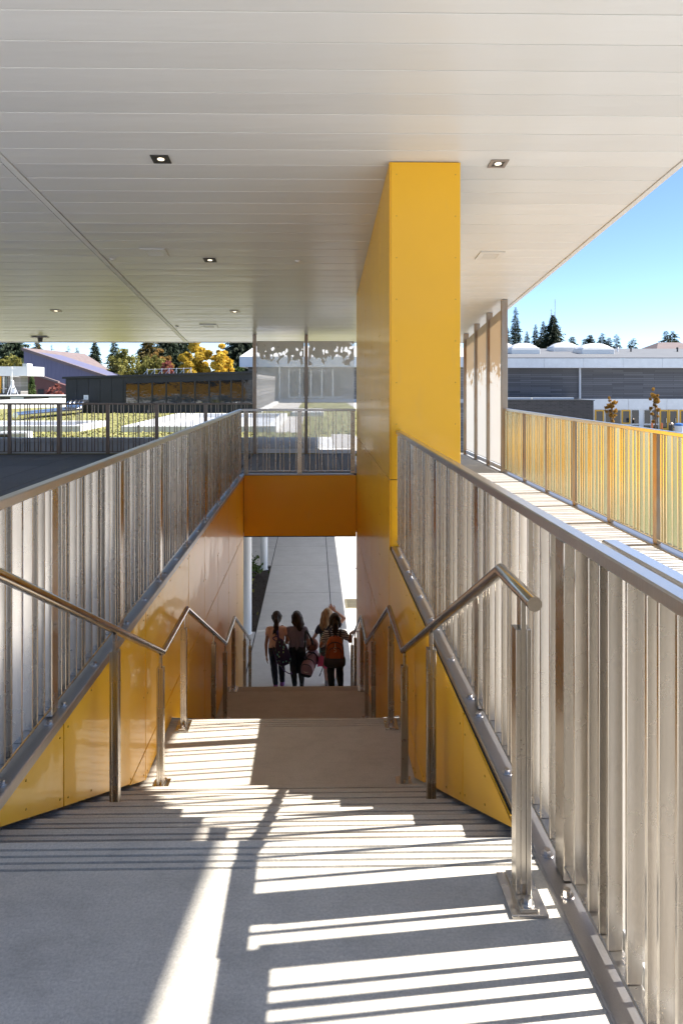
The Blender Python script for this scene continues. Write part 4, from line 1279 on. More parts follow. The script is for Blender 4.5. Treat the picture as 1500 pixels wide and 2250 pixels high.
LT = [(82, 736, 42, 110, 'fir_y', 'golden brown cedar behind the purple hall peak', 1.6), (114, 757, 26, 130, 'fir', 'small sparse fir left of the purple roof middle', .8), (150, 758, 34, 130, 'fir', 'ragged fir above the purple roof', .7), (170, 762, 32, 128, 'fir_y', 'small golden fir right of the ragged fir', 1.1),
      (209, 748, 44, 115, 'fir', 'dense pointed fir above the low end of the purple roof', 1.8), (252, 745, 50, 112, 'fir', 'tall dark fir behind the olive trees', 1.4), (370, 700, 84, 118, 'fir', 'very tall dark fir between rust and yellow trees', 1.8), (402, 700, 60, 120, 'fir', 'tall dark fir behind the yellow tree', 1.6), (532, 690, 96, 104, 'fir', 'broad dark fir right of the yellow trees', 2.0), (562, 700, 90, 108, 'fir', 'dark fir behind the first leaf screen', 1.8), (325, 715, 64, 116, 'fir_y', 'rusty cedar behind the olive trees', 1.7), (30, 712, 110, 120, 'fir', 'dark fir mass at the left edge', 1.6)]
for px, tp, wp, Y, m_, lb, dn in LT: conifer(px, tp, wp, Y, mat[m_], lb, dens=dn)
broadleaf(276, 766, 92, 96, mat['leaf_o'], 'olive green tree at the end of the purple roof', low=.1)
broadleaf(334, 778, 66, 94, mat['leaf_o'], 'lower olive tree left of the rust tree', low=.1)
broadleaf(352, 764, 62, 98, mat['leaf_b'], 'rust coloured tree left of the yellow tree', low=.1)
broadleaf(366, 786, 34, 92, mat['leaf_r'], 'small reddish tree at the foot of the dark fir', n=1500, low=.1)
broadleaf(432, 748, 86, 90, mat['leaf_y'], 'large bright yellow autumn tree over the charcoal roof', n=17000, low=.1)
broadleaf(487, 752, 58, 89, mat['leaf_y'], 'second yellow autumn tree right of the large one', n=11000, low=.1)
broadleaf(15, 772, 100, 72, mat['leaf_o'], 'yellow green tree above the white eaves at the left edge', n=8000, low=.1)
broadleaf(533, 803, 40, 80, mat['leaf_g'], 'pale green bush at the right end of the charcoal roof', n=1400, low=.2)
broadleaf(122, 836, 52, 60, mat['leaf_r'], 'round red leaved shrub beside the charcoal block', 'garden shrubs', n=2600, low=.05, size=.13, name='red_shrub', cat='shrub')
conifer(70, 822, 20, 62, mat['leaf_g'], 'narrow green conical shrub by the maroon wall', 'garden shrubs', 2.2, name='conical_shrub', bare=.03, cat='shrub')
broadleaf(53, 826, 18, 60, mat['leaf_o'], 'thin olive shrub behind the weather station', 'garden shrubs', n=800, low=.3, size=.13, name='olive_shrub', cat='shrub')
broadleaf(1341, 862, 26, 58, mat['leaf_gold'], 'young golden maple left, in front of the dark windows', 'young maples', n=900, low=.30, size=.12, clumps=22, name='maple_tree')
broadleaf(1438, 849, 28, 58, mat['leaf_gold'], 'young golden maple right, in front of the yellow doors', 'young maples', n=900, low=.26, size=.12, clumps=22, name='maple_tree')

# ------------------------------------------------ under the bridge: columns and planting
for y, lb in ((13.86, 'white round column at the near end of the planting bed'), (18.6, 'white round column at the far end of the planting bed')):
    e = empty('round_column', (-1.36, y, GZ), lb, 'column', 'white columns under the roof slab')
    b = MB(); b.tube([(0, 0, -.1), (0, 0, 2.74)], .095, 28); b.build('shaft', mat['white_col'], e, smooth=True)
    b = MB(); b.tube([(0, 0, -.08), (0, 0, .012)], .11, 28); b.build('collar', mat['slab'], e, smooth=True)
pls = [(-1.72, 17.3, .75, 'dark green shrub in the bed near the far column'), (-1.80, 15.75, .62, 'yellow green shrub in the middle of the bed'), (-1.85, 14.6, .5, 'small green shrub at the near end of the bed'), (-2.5, 16.6, .7, 'green shrub deep in the planting bed')]
for x, y, h, lb in pls:
    e = empty('bed_shrub', (x, y, GZ - .01), lb, 'shrub', 'shrubs in the planting bed')
    b = MB()
    for k in range(9):
        a = random.uniform(0, 6.28); b.tube([(0, 0, 0), (math.cos(a) * .1, math.sin(a) * .1, h * .5), (math.cos(a) * .26, math.sin(a) * .26, h * random.uniform(.75, 1))], [.012, .008, .004], 5)
    b.build('stem', mat['bark'], e)
    q = RNG.normal(size=(420, 3)) * np.array([.17, .17, .2 * h]) + np.array([0, 0, h * .6])
    put('foliage', leaf_mesh('foliage', q, .05, mat['leaf_g' if y > 16 else 'leaf_o']), None, e)

# ================================================================== PEOPLE
def capsule(b, p, q, r0, r1, n=12):
    p, q = Vector(p), Vector(q)
    d = q - p
    L = d.length
    if L < 1e-6: d = Vector((0, 0, 1)); L = 1e-6
    t = d / L
    pts, rr = [], []
    for k in range(4):
        a = (1 - k / 4) * math.pi / 2
        pts.append(p - t * r0 * math.sin(a)); rr.append(max(1e-4, r0 * math.cos(a)))
    pts.append(p); rr.append(r0)
    pts.append(q); rr.append(r1)
    for k in range(1, 5):
        a = k / 4 * math.pi / 2
        pts.append(q + t * r1 * math.sin(a)); rr.append(max(1e-4, r1 * math.cos(a)))
    b.tube(pts, rr, n)
def ball(b, c, rx, ry, rz, n=14):
    c = Vector(c); vs_, fs_ = [], []
    for i in range(n + 1):
        a = math.pi * i / n
        for j in range(n * 2):
            q = math.pi * j / n
            vs_.append(c + Vector((rx * math.sin(a) * math.cos(q), ry * math.sin(a) * math.sin(q), rz * math.cos(a))))
    for i in range(n):
        for j in range(n * 2):
            fs_.append((i * 2 * n + j, i * 2 * n + (j + 1) % (2 * n), (i + 1) * 2 * n + (j + 1) % (2 * n), (i + 1) * 2 * n + j))
    b.add(vs_, fs_)
def fuse(b, name, m, parent, voxel=.008, smooth=4, loc=None, noise=0):
    """union of the shapes in b as one continuous skin"""
    me = b.mesh('tmp')
    o = bpy.data.objects.new('tmp', me); COL.objects.link(o)
    md = o.modifiers.new('r', 'REMESH'); md.mode = 'VOXEL'; md.voxel_size = voxel
    ms = o.modifiers.new('s', 'SMOOTH'); ms.iterations = smooth; ms.factor = .5
    dgp = bpy.context.evaluated_depsgraph_get()
    nm = bpy.data.meshes.new_from_object(o.evaluated_get(dgp))
    bpy.data.objects.remove(o)
    if noise:
        n = len(nm.vertices); co = np.empty(n * 3); nm.vertices.foreach_get('co', co); co = co.reshape(-1, 3)
        co += noise * np.stack([np.sin(co[:, 2] * 70 + co[:, 0] * 50), np.sin(co[:, 0] * 90 + co[:, 2] * 23), np.sin(co[:, 1] * 60)], 1)
        nm.vertices.foreach_set('co', co.ravel())
    nm.name = name; nm.materials.clear()
    nm.shade_smooth()
    return put(name, nm, m, parent, loc=loc)
mat['skin'] = M('warm_skin', (.40, .20, .125), .5, spec=.3)
mat['skin_lt'] = M('fair_skin', (.62, .37, .28), .5, spec=.3)
mat['hair_dk'] = M('dark_brown_hair', (.022, .013, .010), .45, col2=(.045, .026, .018), nscale=40, stretch=(1, 1, .15), bump=.4, bscale=120, spec=.2)
mat['hair_bl'] = M('blonde_hair', (.24, .14, .065), .45, col2=(.40, .26, .14), nscale=40, stretch=(1, 1, .15), bump=.4, bscale=120, spec=.2)
mat['peach'] = M('peach_cotton', (.66, .36, .24), .85, col2=(.72, .42, .30), nscale=9, bump=.3, bscale=20, bdist=.02)
mat['mauve'] = M('mauve_cotton', (.19, .15, .19), .85, col2=(.23, .18, .22), nscale=9, bump=.3, bscale=20, bdist=.02)
mat['navy'] = M('navy_cotton', (.035, .035, .06), .85)
mat['black_cloth'] = M('black_leggings', (.008, .008, .010), .75)
mat['denim'] = M('dark_denim', (.012, .014, .026), .8)
mat['pink_skirt'] = M('pink_tulle', (.70, .07, .22), .7, col2=(.80, .14, .32), nscale=14, stretch=(1, 1, .2))
mat['boot'] = M('brown_boot', (.06, .032, .02), .6)
mat['shoe_p'] = M('purple_shoe', (.26, .08, .30), .5)
mat['shoe_d'] = M('dark_shoe', (.03, .03, .032), .6)
mat['shoe_g'] = M('grey_shoe', (.30, .30, .32), .6)
def stripes():
    t = NT('navy_white_stripes')
    w = t.new('ShaderNodeTexWave'); w.bands_direction = 'Z'
    w.inputs['Scale'].default_value = 12; w.inputs['Distortion'].default_value = .6
    t.link(t.coord('obj'), w.inputs['Vector'])
    t.link(t.ramp(w.outputs['Fac'], .48, .52, (.02, .022, .05), (.66, .63, .58)), t.b.inputs['Base Color'])
    t.b.inputs['Roughness'].default_value = .85
    return t.mat
mat['stripe'] = stripes()
def spots(name, base, c1, c2, scale, th):
    t = NT(name)
    v_ = t.new('ShaderNodeTexVoronoi'); v_.inputs['Scale'].default_value = scale
    t.link(t.coord('obj', (1, 1, .75)), v_.inputs['Vector'])
    rv = t.math('LESS_THAN', v_.outputs['Distance'], th)
    hue = t.mix(t.ramp(t.noise(t.coord('obj'), 9, 2), .42, .58), c1, c2)
    t.link(t.mix(rv, base, hue), t.b.inputs['Base Color'])
    t.b.inputs['Roughness'].default_value = .75
    return t.mat
mat['spotted'] = spots('spotted_purple_nylon', (.028, .012, .045), (.10, .42, .36), (.36, .46, .16), 26, .30)
mat['floral'] = spots('teal_floral_nylon', (.07, .065, .075), (.05, .33, .29), (.16, .13, .13), 34, .40)
mat['teal'] = M('teal_piping', (.05, .36, .33), .6)
mat['purple_web'] = M('purple_webbing', (.065, .03, .12), .7)
mat['orange_pack'] = M('burnt_orange_nylon', (.38, .085, .018), .65, col2=(.46, .11, .025), nscale=12, bump=.25, bscale=25, bdist=.01)
mat['grey_pack'] = M('charcoal_nylon', (.045, .04, .04), .7)
mat['mauve_bag'] = M('dusty_mauve_nylon', (.26, .13, .15), .6, col2=(.31, .17, .18), nscale=8)
mat['web_black'] = M('black_webbing', (.012, .012, .013), .7)
mat['cord'] = M('pale_cord', (.62, .56, .46), .7)
mat['ballskin'] = M('basketball_rubber', (.26, .085, .045), .7, bump=.4, bscale=400)
mat['eye'] = M('eye', (.03, .02, .015), .2)
mat['lip'] = M('lip', (.40, .14, .11), .5)
mat['hair_tie'] = M('teal_hair_tie', (.05, .38, .36), .5)

def hand(b, wrist, dirv, side, palm_n, s=1.0, curl=.35, spread=.16):
    """palm and five unequal bent fingers; dirv points along the fingers, palm_n out of the palm"""
    w = Vector(wrist); d = Vector(dirv).normalized(); n = Vector(palm_n); n = (n - d * n.dot(d)).normalized()
    a = d.cross(n).normalized() * side          # towards the thumb
    k = .060 * s
    for t in (-.017, -.006, .006, .017):
        capsule(b, w + a * t * s * .8, w + d * k + a * t * s, .0105 * s, .0105 * s, 8)
    for i, (t, L) in enumerate(((.0195, .052), (.0065, .058), (-.0065, .053), (-.019, .042))):
        p0 = w + d * k * .95 + a * t * s
        fd = (d + a * spread * (1.5 - i) * .5).normalized()
        p1 = p0 + (fd + n * curl * .4).normalized() * L * .5 * s
        p2 = p1 + (fd + n * curl * 1.2).normalized() * L * .32 * s
        p3 = p2 + (fd + n * curl * 2.0).normalized() * L * .24 * s
        capsule(b, p0, p1, .0078 * s, .0072 * s, 8); capsule(b, p1, p2, .0072 * s, .0065 * s, 8); capsule(b, p2, p3, .0065 * s, .0056 * s, 8)
    p0 = w + d * .014 * s + a * .018 * s
    p1 = p0 + (a * .8 + d * .7 + n * .25).normalized() * .030 * s
    p2 = p1 + (a * .25 + d * 1. + n * .35).normalized() * .026 * s
    capsule(b, p0, p1, .0105 * s, .0088 * s, 8); capsule(b, p1, p2, .0085 * s, .0068 * s, 8)

def person(label, loc, H, skin, J, shirt, sleeve, bottoms, shoes, hair, hands, rz=0, skirt=None, extra_hair=None):
    """J: joints in metres for a 1.30 m child facing +Y; scaled to H"""
    s = H / 1.30
    e = empty('person', loc, label, 'person', 'children on the stair', rz)
    V = lambda k: Vector(J[k]) * s
    hd, nk, ch, wa, hp = V('head'), V('neck'), V('chest'), V('waist'), V('hips')
    tilt = (hd - nk).normalized()
    b = MB()
    ball(b, hd, .074 * s, .088 * s, .104 * s)                              # skull
    fwd = Vector(J.get('face', (0, 1, 0))).normalized()
    rt = fwd.cross(Vector((0, 0, 1))).normalized()
    capsule(b, hd + fwd * .035 * s - tilt * .05 * s, hd + fwd * .05 * s - tilt * .075 * s, .05 * s, .035 * s)   # jaw
    capsule(b, hd + fwd * .085 * s + tilt * .0 * s, hd + fwd * .097 * s - tilt * .028 * s, .008 * s, .012 * s, 8)  # nose
    for q in (-1, 1):
        capsule(b, hd + rt * q * .074 * s + tilt * .012 * s, hd + rt * q * .076 * s - tilt * .022 * s, .015 * s, .010 * s, 8)   # ears
    capsule(b, nk - tilt * .02 * s, hd - tilt * .05 * s, .040 * s, .038 * s)
    capsule(b, ch + Vector((0, 0, .06 * s)), nk - tilt * .01 * s, .07 * s, .042 * s)
    for q in (-.05, .05):
        capsule(b, ch + Vector((q * s, 0, .02 * s)), wa + Vector((q * .7 * s, 0, 0)), .072 * s, .062 * s)
        capsule(b, wa + Vector((q * .7 * s, 0, 0)), hp + Vector((q * s, 0, 0)), .062 * s, .076 * s)
    for S_ in ('l', 'r'):
        sh, el, wr = V('sh' + S_), V('el' + S_), V('wr' + S_)
        capsule(b, ch + Vector((0, 0, .06 * s)), sh, .055 * s, .042 * s)
        capsule(b, sh, el, .037 * s, .028 * s)
        capsule(b, el, wr, .028 * s, .019 * s)
        hand(b, wr, hands[S_][0], -1 if S_ == 'r' else 1, hands[S_][1], s * 1.12, *hands[S_][2:])
        kn, an, to = V('kn' + S_), V('an' + S_), V('to' + S_)
        hpj = hp + Vector(((-.06 if S_ == 'l' else .06) * s, 0, -.02 * s))
        capsule(b, hpj, kn, .066 * s, .046 * s)
        capsule(b, kn, kn.lerp(an, .35), .046 * s, .046 * s)
        capsule(b, kn.lerp(an, .3), an, .046 * s, .029 * s)
        capsule(b, an - Vector((0, 0, .02 * s)), to, .028 * s, .024 * s)
    fuse(b, 'body', skin, e, .0062, 3)
    for q in (-1, 1):
        x = MB(); ball(x, hd + fwd * .080 * s + rt * q * .030 * s + tilt * .008 * s, .010 * s, .010 * s, .007 * s, 6); x.build('eye', mat['eye'], e, smooth=True)
    x = MB(); capsule(x, hd + fwd * .088 * s - rt * .016 * s - tilt * .052 * s, hd + fwd * .088 * s + rt * .016 * s - tilt * .052 * s, .006 * s, .006 * s, 8); x.build('mouth', mat['lip'], e, smooth=True)
    # shirt
    b = MB(); g_ = .014 * s
    capsule(b, ch + Vector((0, 0, .065 * s)), nk - tilt * .03 * s, .078 * s, .050 * s)
    hem = wa.lerp(hp, J.get('hem', .6))
    for q in (-.052, 0, .052):
        capsule(b, ch + Vector((q * s, 0, .02 * s)), wa + Vector((q * .85 * s, 0, 0)), .072 * s + g_, .064 * s + g_)
        capsule(b, wa + Vector((q * .85 * s, 0, 0)), hem + Vector((q * 1.1 * s, 0, 0)), .064 * s + g_, .068 * s + g_)
    for S_ in ('l', 'r'):
        sh, el = V('sh' + S_), V('el' + S_)
        capsule(b, ch + Vector((0, 0, .06 * s)), sh, .062 * s, .050 * s)
        if sleeve: capsule(b, sh, sh.lerp(el, sleeve), .050 * s, .048 * s)
    fuse(b, 'shirt', shirt, e, .008, 4, noise=.0022)
    if bottoms:
        b = MB(); g_ = .011 * s
        for q in (-.048, .048): capsule(b, wa.lerp(hp, .35) + Vector((q * s, 0, 0)), hp + Vector((q * 1.1 * s, -.006, 0)), .064 * s + g_, .078 * s + g_)
        for S_ in ('l', 'r'):
            kn, an = V('kn' + S_), V('an' + S_)
            hpj = hp + Vector(((-.06 if S_ == 'l' else .06) * s, 0, -.02 * s))
            capsule(b, hpj, kn, .068 * s + g_, .046 * s + g_); capsule(b, kn, kn.lerp(an, .35), .046 * s + g_, .046 * s + g_); capsule(b, kn.lerp(an, .3), an + Vector((0, 0, .02 * s)), .046 * s + g_, .032 * s + g_)
        fuse(b, 'leggings', bottoms, e, .008, 3, noise=.0016)
    if skirt:
        x = MB(); n = 44; rings = []
        for i in range(7):
            t = i / 6; z = .70 * s - t * .31 * s
            rr = (.105 + .075 * t) * s
            rings.append([(hp.x + rr * (1 + .10 * t * math.sin(9 * 6.283 * j / n)) * math.cos(6.283 * j / n), hp.y + rr * .9 * (1 + .10 * t * math.sin(9 * 6.283 * j / n)) * math.sin(6.283 * j / n), z + .012 * t * math.sin(5 * 6.283 * j / n)) for j in range(n)])
        x.add([p for r_ in rings for p in r_], [(i * n + j, i * n + (j + 1) % n, (i + 1) * n + (j + 1) % n, (i + 1) * n + j) for i in range(6) for j in range(n)] + [tuple(range(n))])
        x.build('skirt', skirt, e, smooth=True)
    for S_ in ('l', 'r'):
        an, to = V('an' + S_), V('to' + S_)
        b = MB(); d = (to - an); d.z = 0
        capsule(b, an - Vector((0, 0, .028 * s)) - d * .25, to + d * .12, .037 * s, .032 * s); capsule(b, an - Vector((0, 0, .02 * s)), an + Vector((0, 0, .03 * s)), .038 * s, .036 * s)
        fuse(b, 'shoe', shoes, e, .007, 2)
    # hair: a cap hugging the skull, then the locks given as chains
    b = MB()
    ball(b, hd + tilt * .014 * s - fwd * .014 * s, .082 * s, .092 * s, .105 * s)
    for q in (-1, 1): capsule(b, hd + rt * q * .066 * s + tilt * .03 * s, hd + rt * q * .066 * s - tilt * .005 * s - fwd * .02 * s, .024 * s, .02 * s)
    for chain in hair[1]:
        for (p_, r0), (q_, r1) in zip(chain[:-1], chain[1:]):
            capsule(b, hd + Vector(p_) * s, hd + Vector(q_) * s, r0 * s, r1 * s, 10)
    # keep the face clear
    fuse(b, 'hair', hair[0], e, .0065, 2, noise=.0028)
    if extra_hair:
        x = MB(); x.tube([hd + Vector(q) * s for q in extra_hair[0]], extra_hair[1] * s, 10); x.build('hair_tie', extra_hair[2], e, smooth=True)
    return e

BASE = dict(head=(0, .01, 1.185), neck=(0, 0, 1.06), chest=(0, 0, .93), waist=(0, 0, .79), hips=(0, 0, .665),
            shl=(-.132, 0, .995), shr=(.132, 0, .995), knl=(-.065, .03, .36), knr=(.065, -.02, .36), anl=(-.06, .02, .075), anr=(.06, -.05, .075), tol=(-.065, .13, .035), tor=(.07, .07, .035))
PY = 11.32
pony = [[((0, -.085, .045), .032), ((0, -.125, .01), .040), ((-.004, -.12, -.07), .044), ((-.012, -.11, -.14), .036), ((-.035, -.10, -.20), .022), ((-.06, -.10, -.235), .008)],
        [((0, -.12, -.02), .03), ((.012, -.112, -.16), .03), ((.0, -.105, -.23), .016), ((-.012, -.10, -.265), .006)]]
P1 = dict(BASE, ell=(-.175, -.02, .76), wrl=(-.172, .02, .555), elr=(.195, -.01, .82), wrr=(.14, .12, .92), knl=(-.045, .03, .36), anl=(-.02, .02, .075), tol=(-.02, .13, .035), knr=(.075, .10, .37), anr=(.085, .10, .085), tor=(.095, .21, .045), hem=.55)
person('girl in a peach shirt and dark jeans with a long ponytail', (bx(608, PY), PY, GZ), 1.30, mat['skin'], P1, mat['peach'], .28, mat['denim'], mat['shoe_p'], (mat['hair_dk'], pony),
       dict(l=((.05, .1, -1), (1, .2, 0), .25), r=((-.5, .5, .6), (-.3, -1, 0), .9)), extra_hair=([(-.03, -.085, .045), (0, -.088, .058), (.03, -.085, .045)], .006, mat['hair_tie']))
loose = [[((.0, -.05, .05), .07), ((.03, -.075, -.02), .066), ((.045, -.08, -.10), .060), ((.05, -.075, -.16), .044), ((.045, -.07, -.20), .018)], [((.06, -.03, .0), .045), ((.085, -.05, -.09), .042), ((.088, -.055, -.15), .02)], [((-.05, -.02, .02), .04), ((-.055, -.045, -.05), .034), ((-.03, -.055, -.11), .022)],
         [((.03, -.09, -.05), .04), ((.075, -.09, -.13), .03), ((.07, -.085, -.185), .01)]]
P2 = dict(BASE, ell=(-.17, .03, .77), wrl=(-.13, .16, .70), elr=(.20, -.01, .755), wrr=(.175, .13, .66), knl=(-.06, .02, .36), anl=(-.035, .0, .075), tol=(-.035, .11, .035), knr=(.06, .06, .38), anr=(.085, -.06, .14), tor=(.085, -.0, .05), hem=.85)
person('girl in a mauve shirt and black leggings with loose dark hair', (bx(652, PY), PY, GZ), 1.30, mat['skin'], P2, mat['mauve'], .45, mat['black_cloth'], mat['shoe_d'], (mat['hair_dk'], loose),
       dict(l=((.2, 1, -.4), (1, 0, 0), .5), r=((.1, .6, -.8), (-1, .2, 0), .8)))
blond = [[((.0, -.04, .05), .075), ((-.01, -.07, -.03), .072), ((-.03, -.08, -.11), .066), ((-.06, -.08, -.18), .05), ((-.075, -.075, -.24), .018)], [((-.05, -.0, .02), .045), ((-.075, -.04, -.08), .045), ((-.10, -.06, -.16), .03), ((-.11, -.06, -.21), .01)], [((.055, -.03, .0), .045), ((.06, -.06, -.10), .045), ((.045, -.07, -.19), .02)]]
P3 = dict(BASE, head=(-.01, .02, 1.195), face=(-.75, .65, 0), elr=(.275, .03, 1.13), wrr=(.115, .05, 1.255), ell=(-.215, .05, .83), wrl=(-.265, .17, .735), knl=(-.03, .04, .37), anl=(-.015, .03, .075), tol=(-.015, .13, .035), knr=(.08, .10, .38), anr=(.10, .0, .10), tor=(.10, .08, .045), hem=.4)
e3 = person('blonde girl in a navy top and pink skirt shading her eyes with a raised arm', (bx(720, PY + .05), PY + .05, GZ), 1.315, mat['skin_lt'], P3, mat['navy'], .42, None, mat['shoe_g'], (mat['hair_bl'], blond),
       dict(l=((-.1, .7, -.6), (.9, .3, -.2), .7), r=((-.75, .1, .65), (-.3, 1, .2), .12, .42)), skirt=mat['pink_skirt'])
pony4 = [[((0, -.085, .03), .034), ((.005, -.12, -.01), .044), ((.005, -.115, -.08), .046), ((.0, -.105, -.14), .036), ((.0, -.10, -.175), .014)], [((-.065, -.01, .0), .024), ((-.078, -.01, -.09), .014), ((-.085, -.01, -.13), .005)], [((.066, -.01, .0), .024), ((.08, -.01, -.08), .014), ((.088, -.015, -.115), .005)]]
Y4 = 10.66; Z4 = -3.45
x4 = bx(735.5, Y4)
RZ4 = -1.525 - (10.52 - 8.77) * .505 + .0       # rail height where the hand closes on it
hx, hy, hz = .603 - x4, 10.50 - Y4, -2.385 - Z4
k4 = 1.335 / 1.30
P4 = dict(BASE, elr=(.232, -.015, .875), wrr=((hx - .045) / k4, (hy + .01) / k4, (hz + .005) / k4), ell=(-.215, -.005, .80), wrl=(-.12, .12, .80), knl=(-.06, .02, .37), anl=(-.04, .0, .075), tol=(-.04, .11, .035), knr=(.075, .05, .42), anr=(.085, -.07, .20), tor=(.085, -.02, .11), hem=.5)
person('girl in a striped shirt and black leggings with her hand on the right handrail', (x4, Y4, Z4), 1.335, mat['skin'], P4, mat['stripe'], .50, mat['black_cloth'], mat['boot'], (mat['hair_dk'], pony4),
       dict(l=((.6, .6, .3), (0, -1, 0), .8), r=((.75, .35, .35), (.35, .1, -1), .9)), extra_hair=([(-.02, -.09, .035), (0, -.095, .045), (.02, -.09, .035)], .006, mat['lip']))

# ------------------------------------------------ what they carry
def pack_mesh(w, d, h, taper=.8, n=16, power=3.2):
    """rounded bag: superellipse rings, narrower at the top"""
    b = MB(); vs_, fs_ = [], []
    m_ = 14
    for i in range(m_ + 1):
        t = i / m_
        z = -h / 2 + h * t
        e_ = (1 - abs(2 * t - 1) ** power) ** (1 / 2.2)
        k = (1 - (1 - taper) * t) * max(e_, .03)
        bulge = 1 + .12 * math.sin(math.pi * min(1, (1 - t) * 1.3))
        for j in range(2 * n):
            a = math.pi * j / n
            c, s_ = math.cos(a), math.sin(a)
            x = math.copysign(abs(c) ** .62, c) * w / 2 * k
            y = math.copysign(abs(s_) ** .62, s_) * d / 2 * k * (bulge if s_ < 0 else .9)
            vs_.append((x, y, z))
    N = 2 * n
    for i in range(m_):
        for j in range(N): fs_.append((i * N + j, i * N + (j + 1) % N, (i + 1) * N + (j + 1) % N, (i + 1) * N + j))
    fs_.append(tuple(range(N - 1, -1, -1))); fs_.append(tuple(range(m_ * N, (m_ + 1) * N)))
    return b.add(vs_, fs_)
def strap(e, pts, m, name='strap', w=.018, t=.004):
    b = MB(); pts = [Vector(p) for p in pts]
    fine = []
    for i in range(len(pts) - 1):
        p0, p1, p2, p3 = pts[max(i - 1, 0)], pts[i], pts[i + 1], pts[min(i + 2, len(pts) - 1)]
        for k in range(5):
            u = k / 5
            fine.append(.5 * ((2 * p1) + (p2 - p0) * u + (2 * p0 - 5 * p1 + 4 * p2 - p3) * u * u + (3 * p1 - p0 - 3 * p2 + p3) * u ** 3))
    fine.append(pts[-1])
    b.tube(fine, w * .6, 6)
    return b.build(name, m, e, smooth=True)
# spotted backpack slung on the peach girl's right shoulder
x1 = bx(608, PY)
e = empty('backpack', (x1 + .095, PY - .155, GZ + .685), 'dark purple backpack with teal spots hanging from one shoulder', 'backpack')
e.rotation_euler = (R(6), R(-14), R(12))
pack_mesh(.30, .16, .50, .45).build('body', mat['spotted'], e, smooth=True)
b = pack_mesh(.02, .03, .40, .5, 8); b.build('zip_band', mat['purple_web'], e, loc=(-.128, .0, -.03), smooth=True)
strap(e, [(-.01, .02, .22), (.01, .06, .31), (.012, .15, .345), (.01, .24, .30), (.0, .27, .15), (-.02, .23, .0), (-.02, .1, -.15)], mat['purple_web'], w=.03)
strap(e, [(-.09, .05, -.2), (-.05, .05, -.33), (.02, .04, -.42), (.075, .03, -.445), (.06, .03, -.40)], mat['purple_web'], 'loose_strap', .014)
strap(e, [(-.05, .02, .2), (-.09, .03, .26), (-.02, .03, .27), (.02, .02, .22)], mat['purple_web'], 'grab_loop', .014)
# mauve duffel bag of the second girl
x2 = bx(652, PY)
e = empty('duffel_bag', (x2 + .215, PY - .02, GZ + .44), 'dusty mauve duffel bag with a black base slung from a shoulder', 'bag')
e.rotation_euler = (R(14), R(8), R(-14)); e.scale = (.9, .9, .9)
b = MB(); prof = []
for k in range(28):
    a = 2 * math.pi * k / 28
    prof.append((math.copysign(abs(math.cos(a)) ** .75, math.cos(a)) * .115, math.copysign(abs(math.sin(a)) ** .8, math.sin(a)) * (.155 if math.sin(a) > 0 else .12)))
vs_, fs_ = [], []
sec = [(-.24, .0), (-.24, .80), (-.232, .94), (-.215, 1.0), (.215, 1.0), (.232, .94), (.24, .8), (.24, 0)]
for y_, k_ in sec:
    for p_ in prof: vs_.append((p_[0] * max(k_, .01), y_, p_[1] * max(k_, .01)))
n = len(prof)
for i in range(len(sec) - 1):
    for j in range(n): fs_.append((i * n + j, i * n + (j + 1) % n, (i + 1) * n + (j + 1) % n, (i + 1) * n + j))
b.add(vs_, fs_); b.build('body', mat['mauve_bag'], e, smooth=True)
b = MB(); low = [(p_[0] * 1.02, p_[1] * 1.02) for p_ in prof if p_[1] < -.045]
b.prism(low, lambda p: (p[0], -.243, p[1]), lambda p: (p[0], .243, p[1])); b.build('base', mat['web_black'], e)
for y_ in (-.10, .10):
    b = MB(); b.tube([(p_[0] * 1.03, y_, p_[1] * 1.03) for p_ in prof if p_[1] > -.06][::1], .010, 6); b.build('web_band', mat['web_black'], e, smooth=True)
b = MB(); b.tube([(p_[0] * .93, -.236, p_[1] * .93) for p_ in prof] + [(prof[0][0] * .93, -.236, prof[0][1] * .93)], .006, 6, caps=False); b.build('piping', mat['web_black'], e, smooth=True)
strap(e, [(-.05, -.12, .12), (-.085, -.11, .32), (-.10, -.085, .52), (-.125, .02, .635), (-.10, .12, .52), (-.03, .17, .34), (0, .2, .12)], mat['web_black'], 'shoulder_strap', .03)
strap(e, [(-.06, -.10, .12), (-.03, -.08, .2), (.02, .0, .22), (.03, .09, .18), (.03, .10, .13)], mat['web_black'], 'carry_handle', .016)
b = MB()                                   # pale tick mark on the end panel
tick = [(-.045, .012), (-.035, -.008), (-.022, -.018), (-.008, -.016), (.02, -.004), (.052, .014), (.018, .002), (-.008, -.005), (-.022, -.005), (-.032, .0)]
b.prism([(p[0] * 1.0, p[1] - .01) for p in tick], lambda p: (p[0], -.2445, p[1]), lambda p: (p[0], -.2415, p[1])); b.build('tick_mark', mat['cord'], e)
# basketball held by the blonde girl
x3 = bx(720, PY + .05)
bc = Vector((x3 - .262, PY + .16, GZ + .74 - .065))
e = empty('basketball', bc, 'brown basketball held low at the side of the blonde girl', 'ball')
b = MB(); ball(b, (0, 0, 0), .108, .108, .108, 16); b.build('skin', mat['ballskin'], e, smooth=True)
for k, ax in enumerate(((1, 0, 0), (0, .3, 1), (.9, .5, .2))):
    n_ = Vector(ax).normalized(); u = n_.cross(Vector((.3, .9, .1))).normalized(); w_ = n_.cross(u)
    b = MB(); b.tube([(u * math.cos(6.2832 * i / 40) + w_ * math.sin(6.2832 * i / 40)) * .1075 + n_ * 0 for i in range(41)], .0028, 6, caps=False); b.build('seam', mat['web_black'], e, smooth=True)
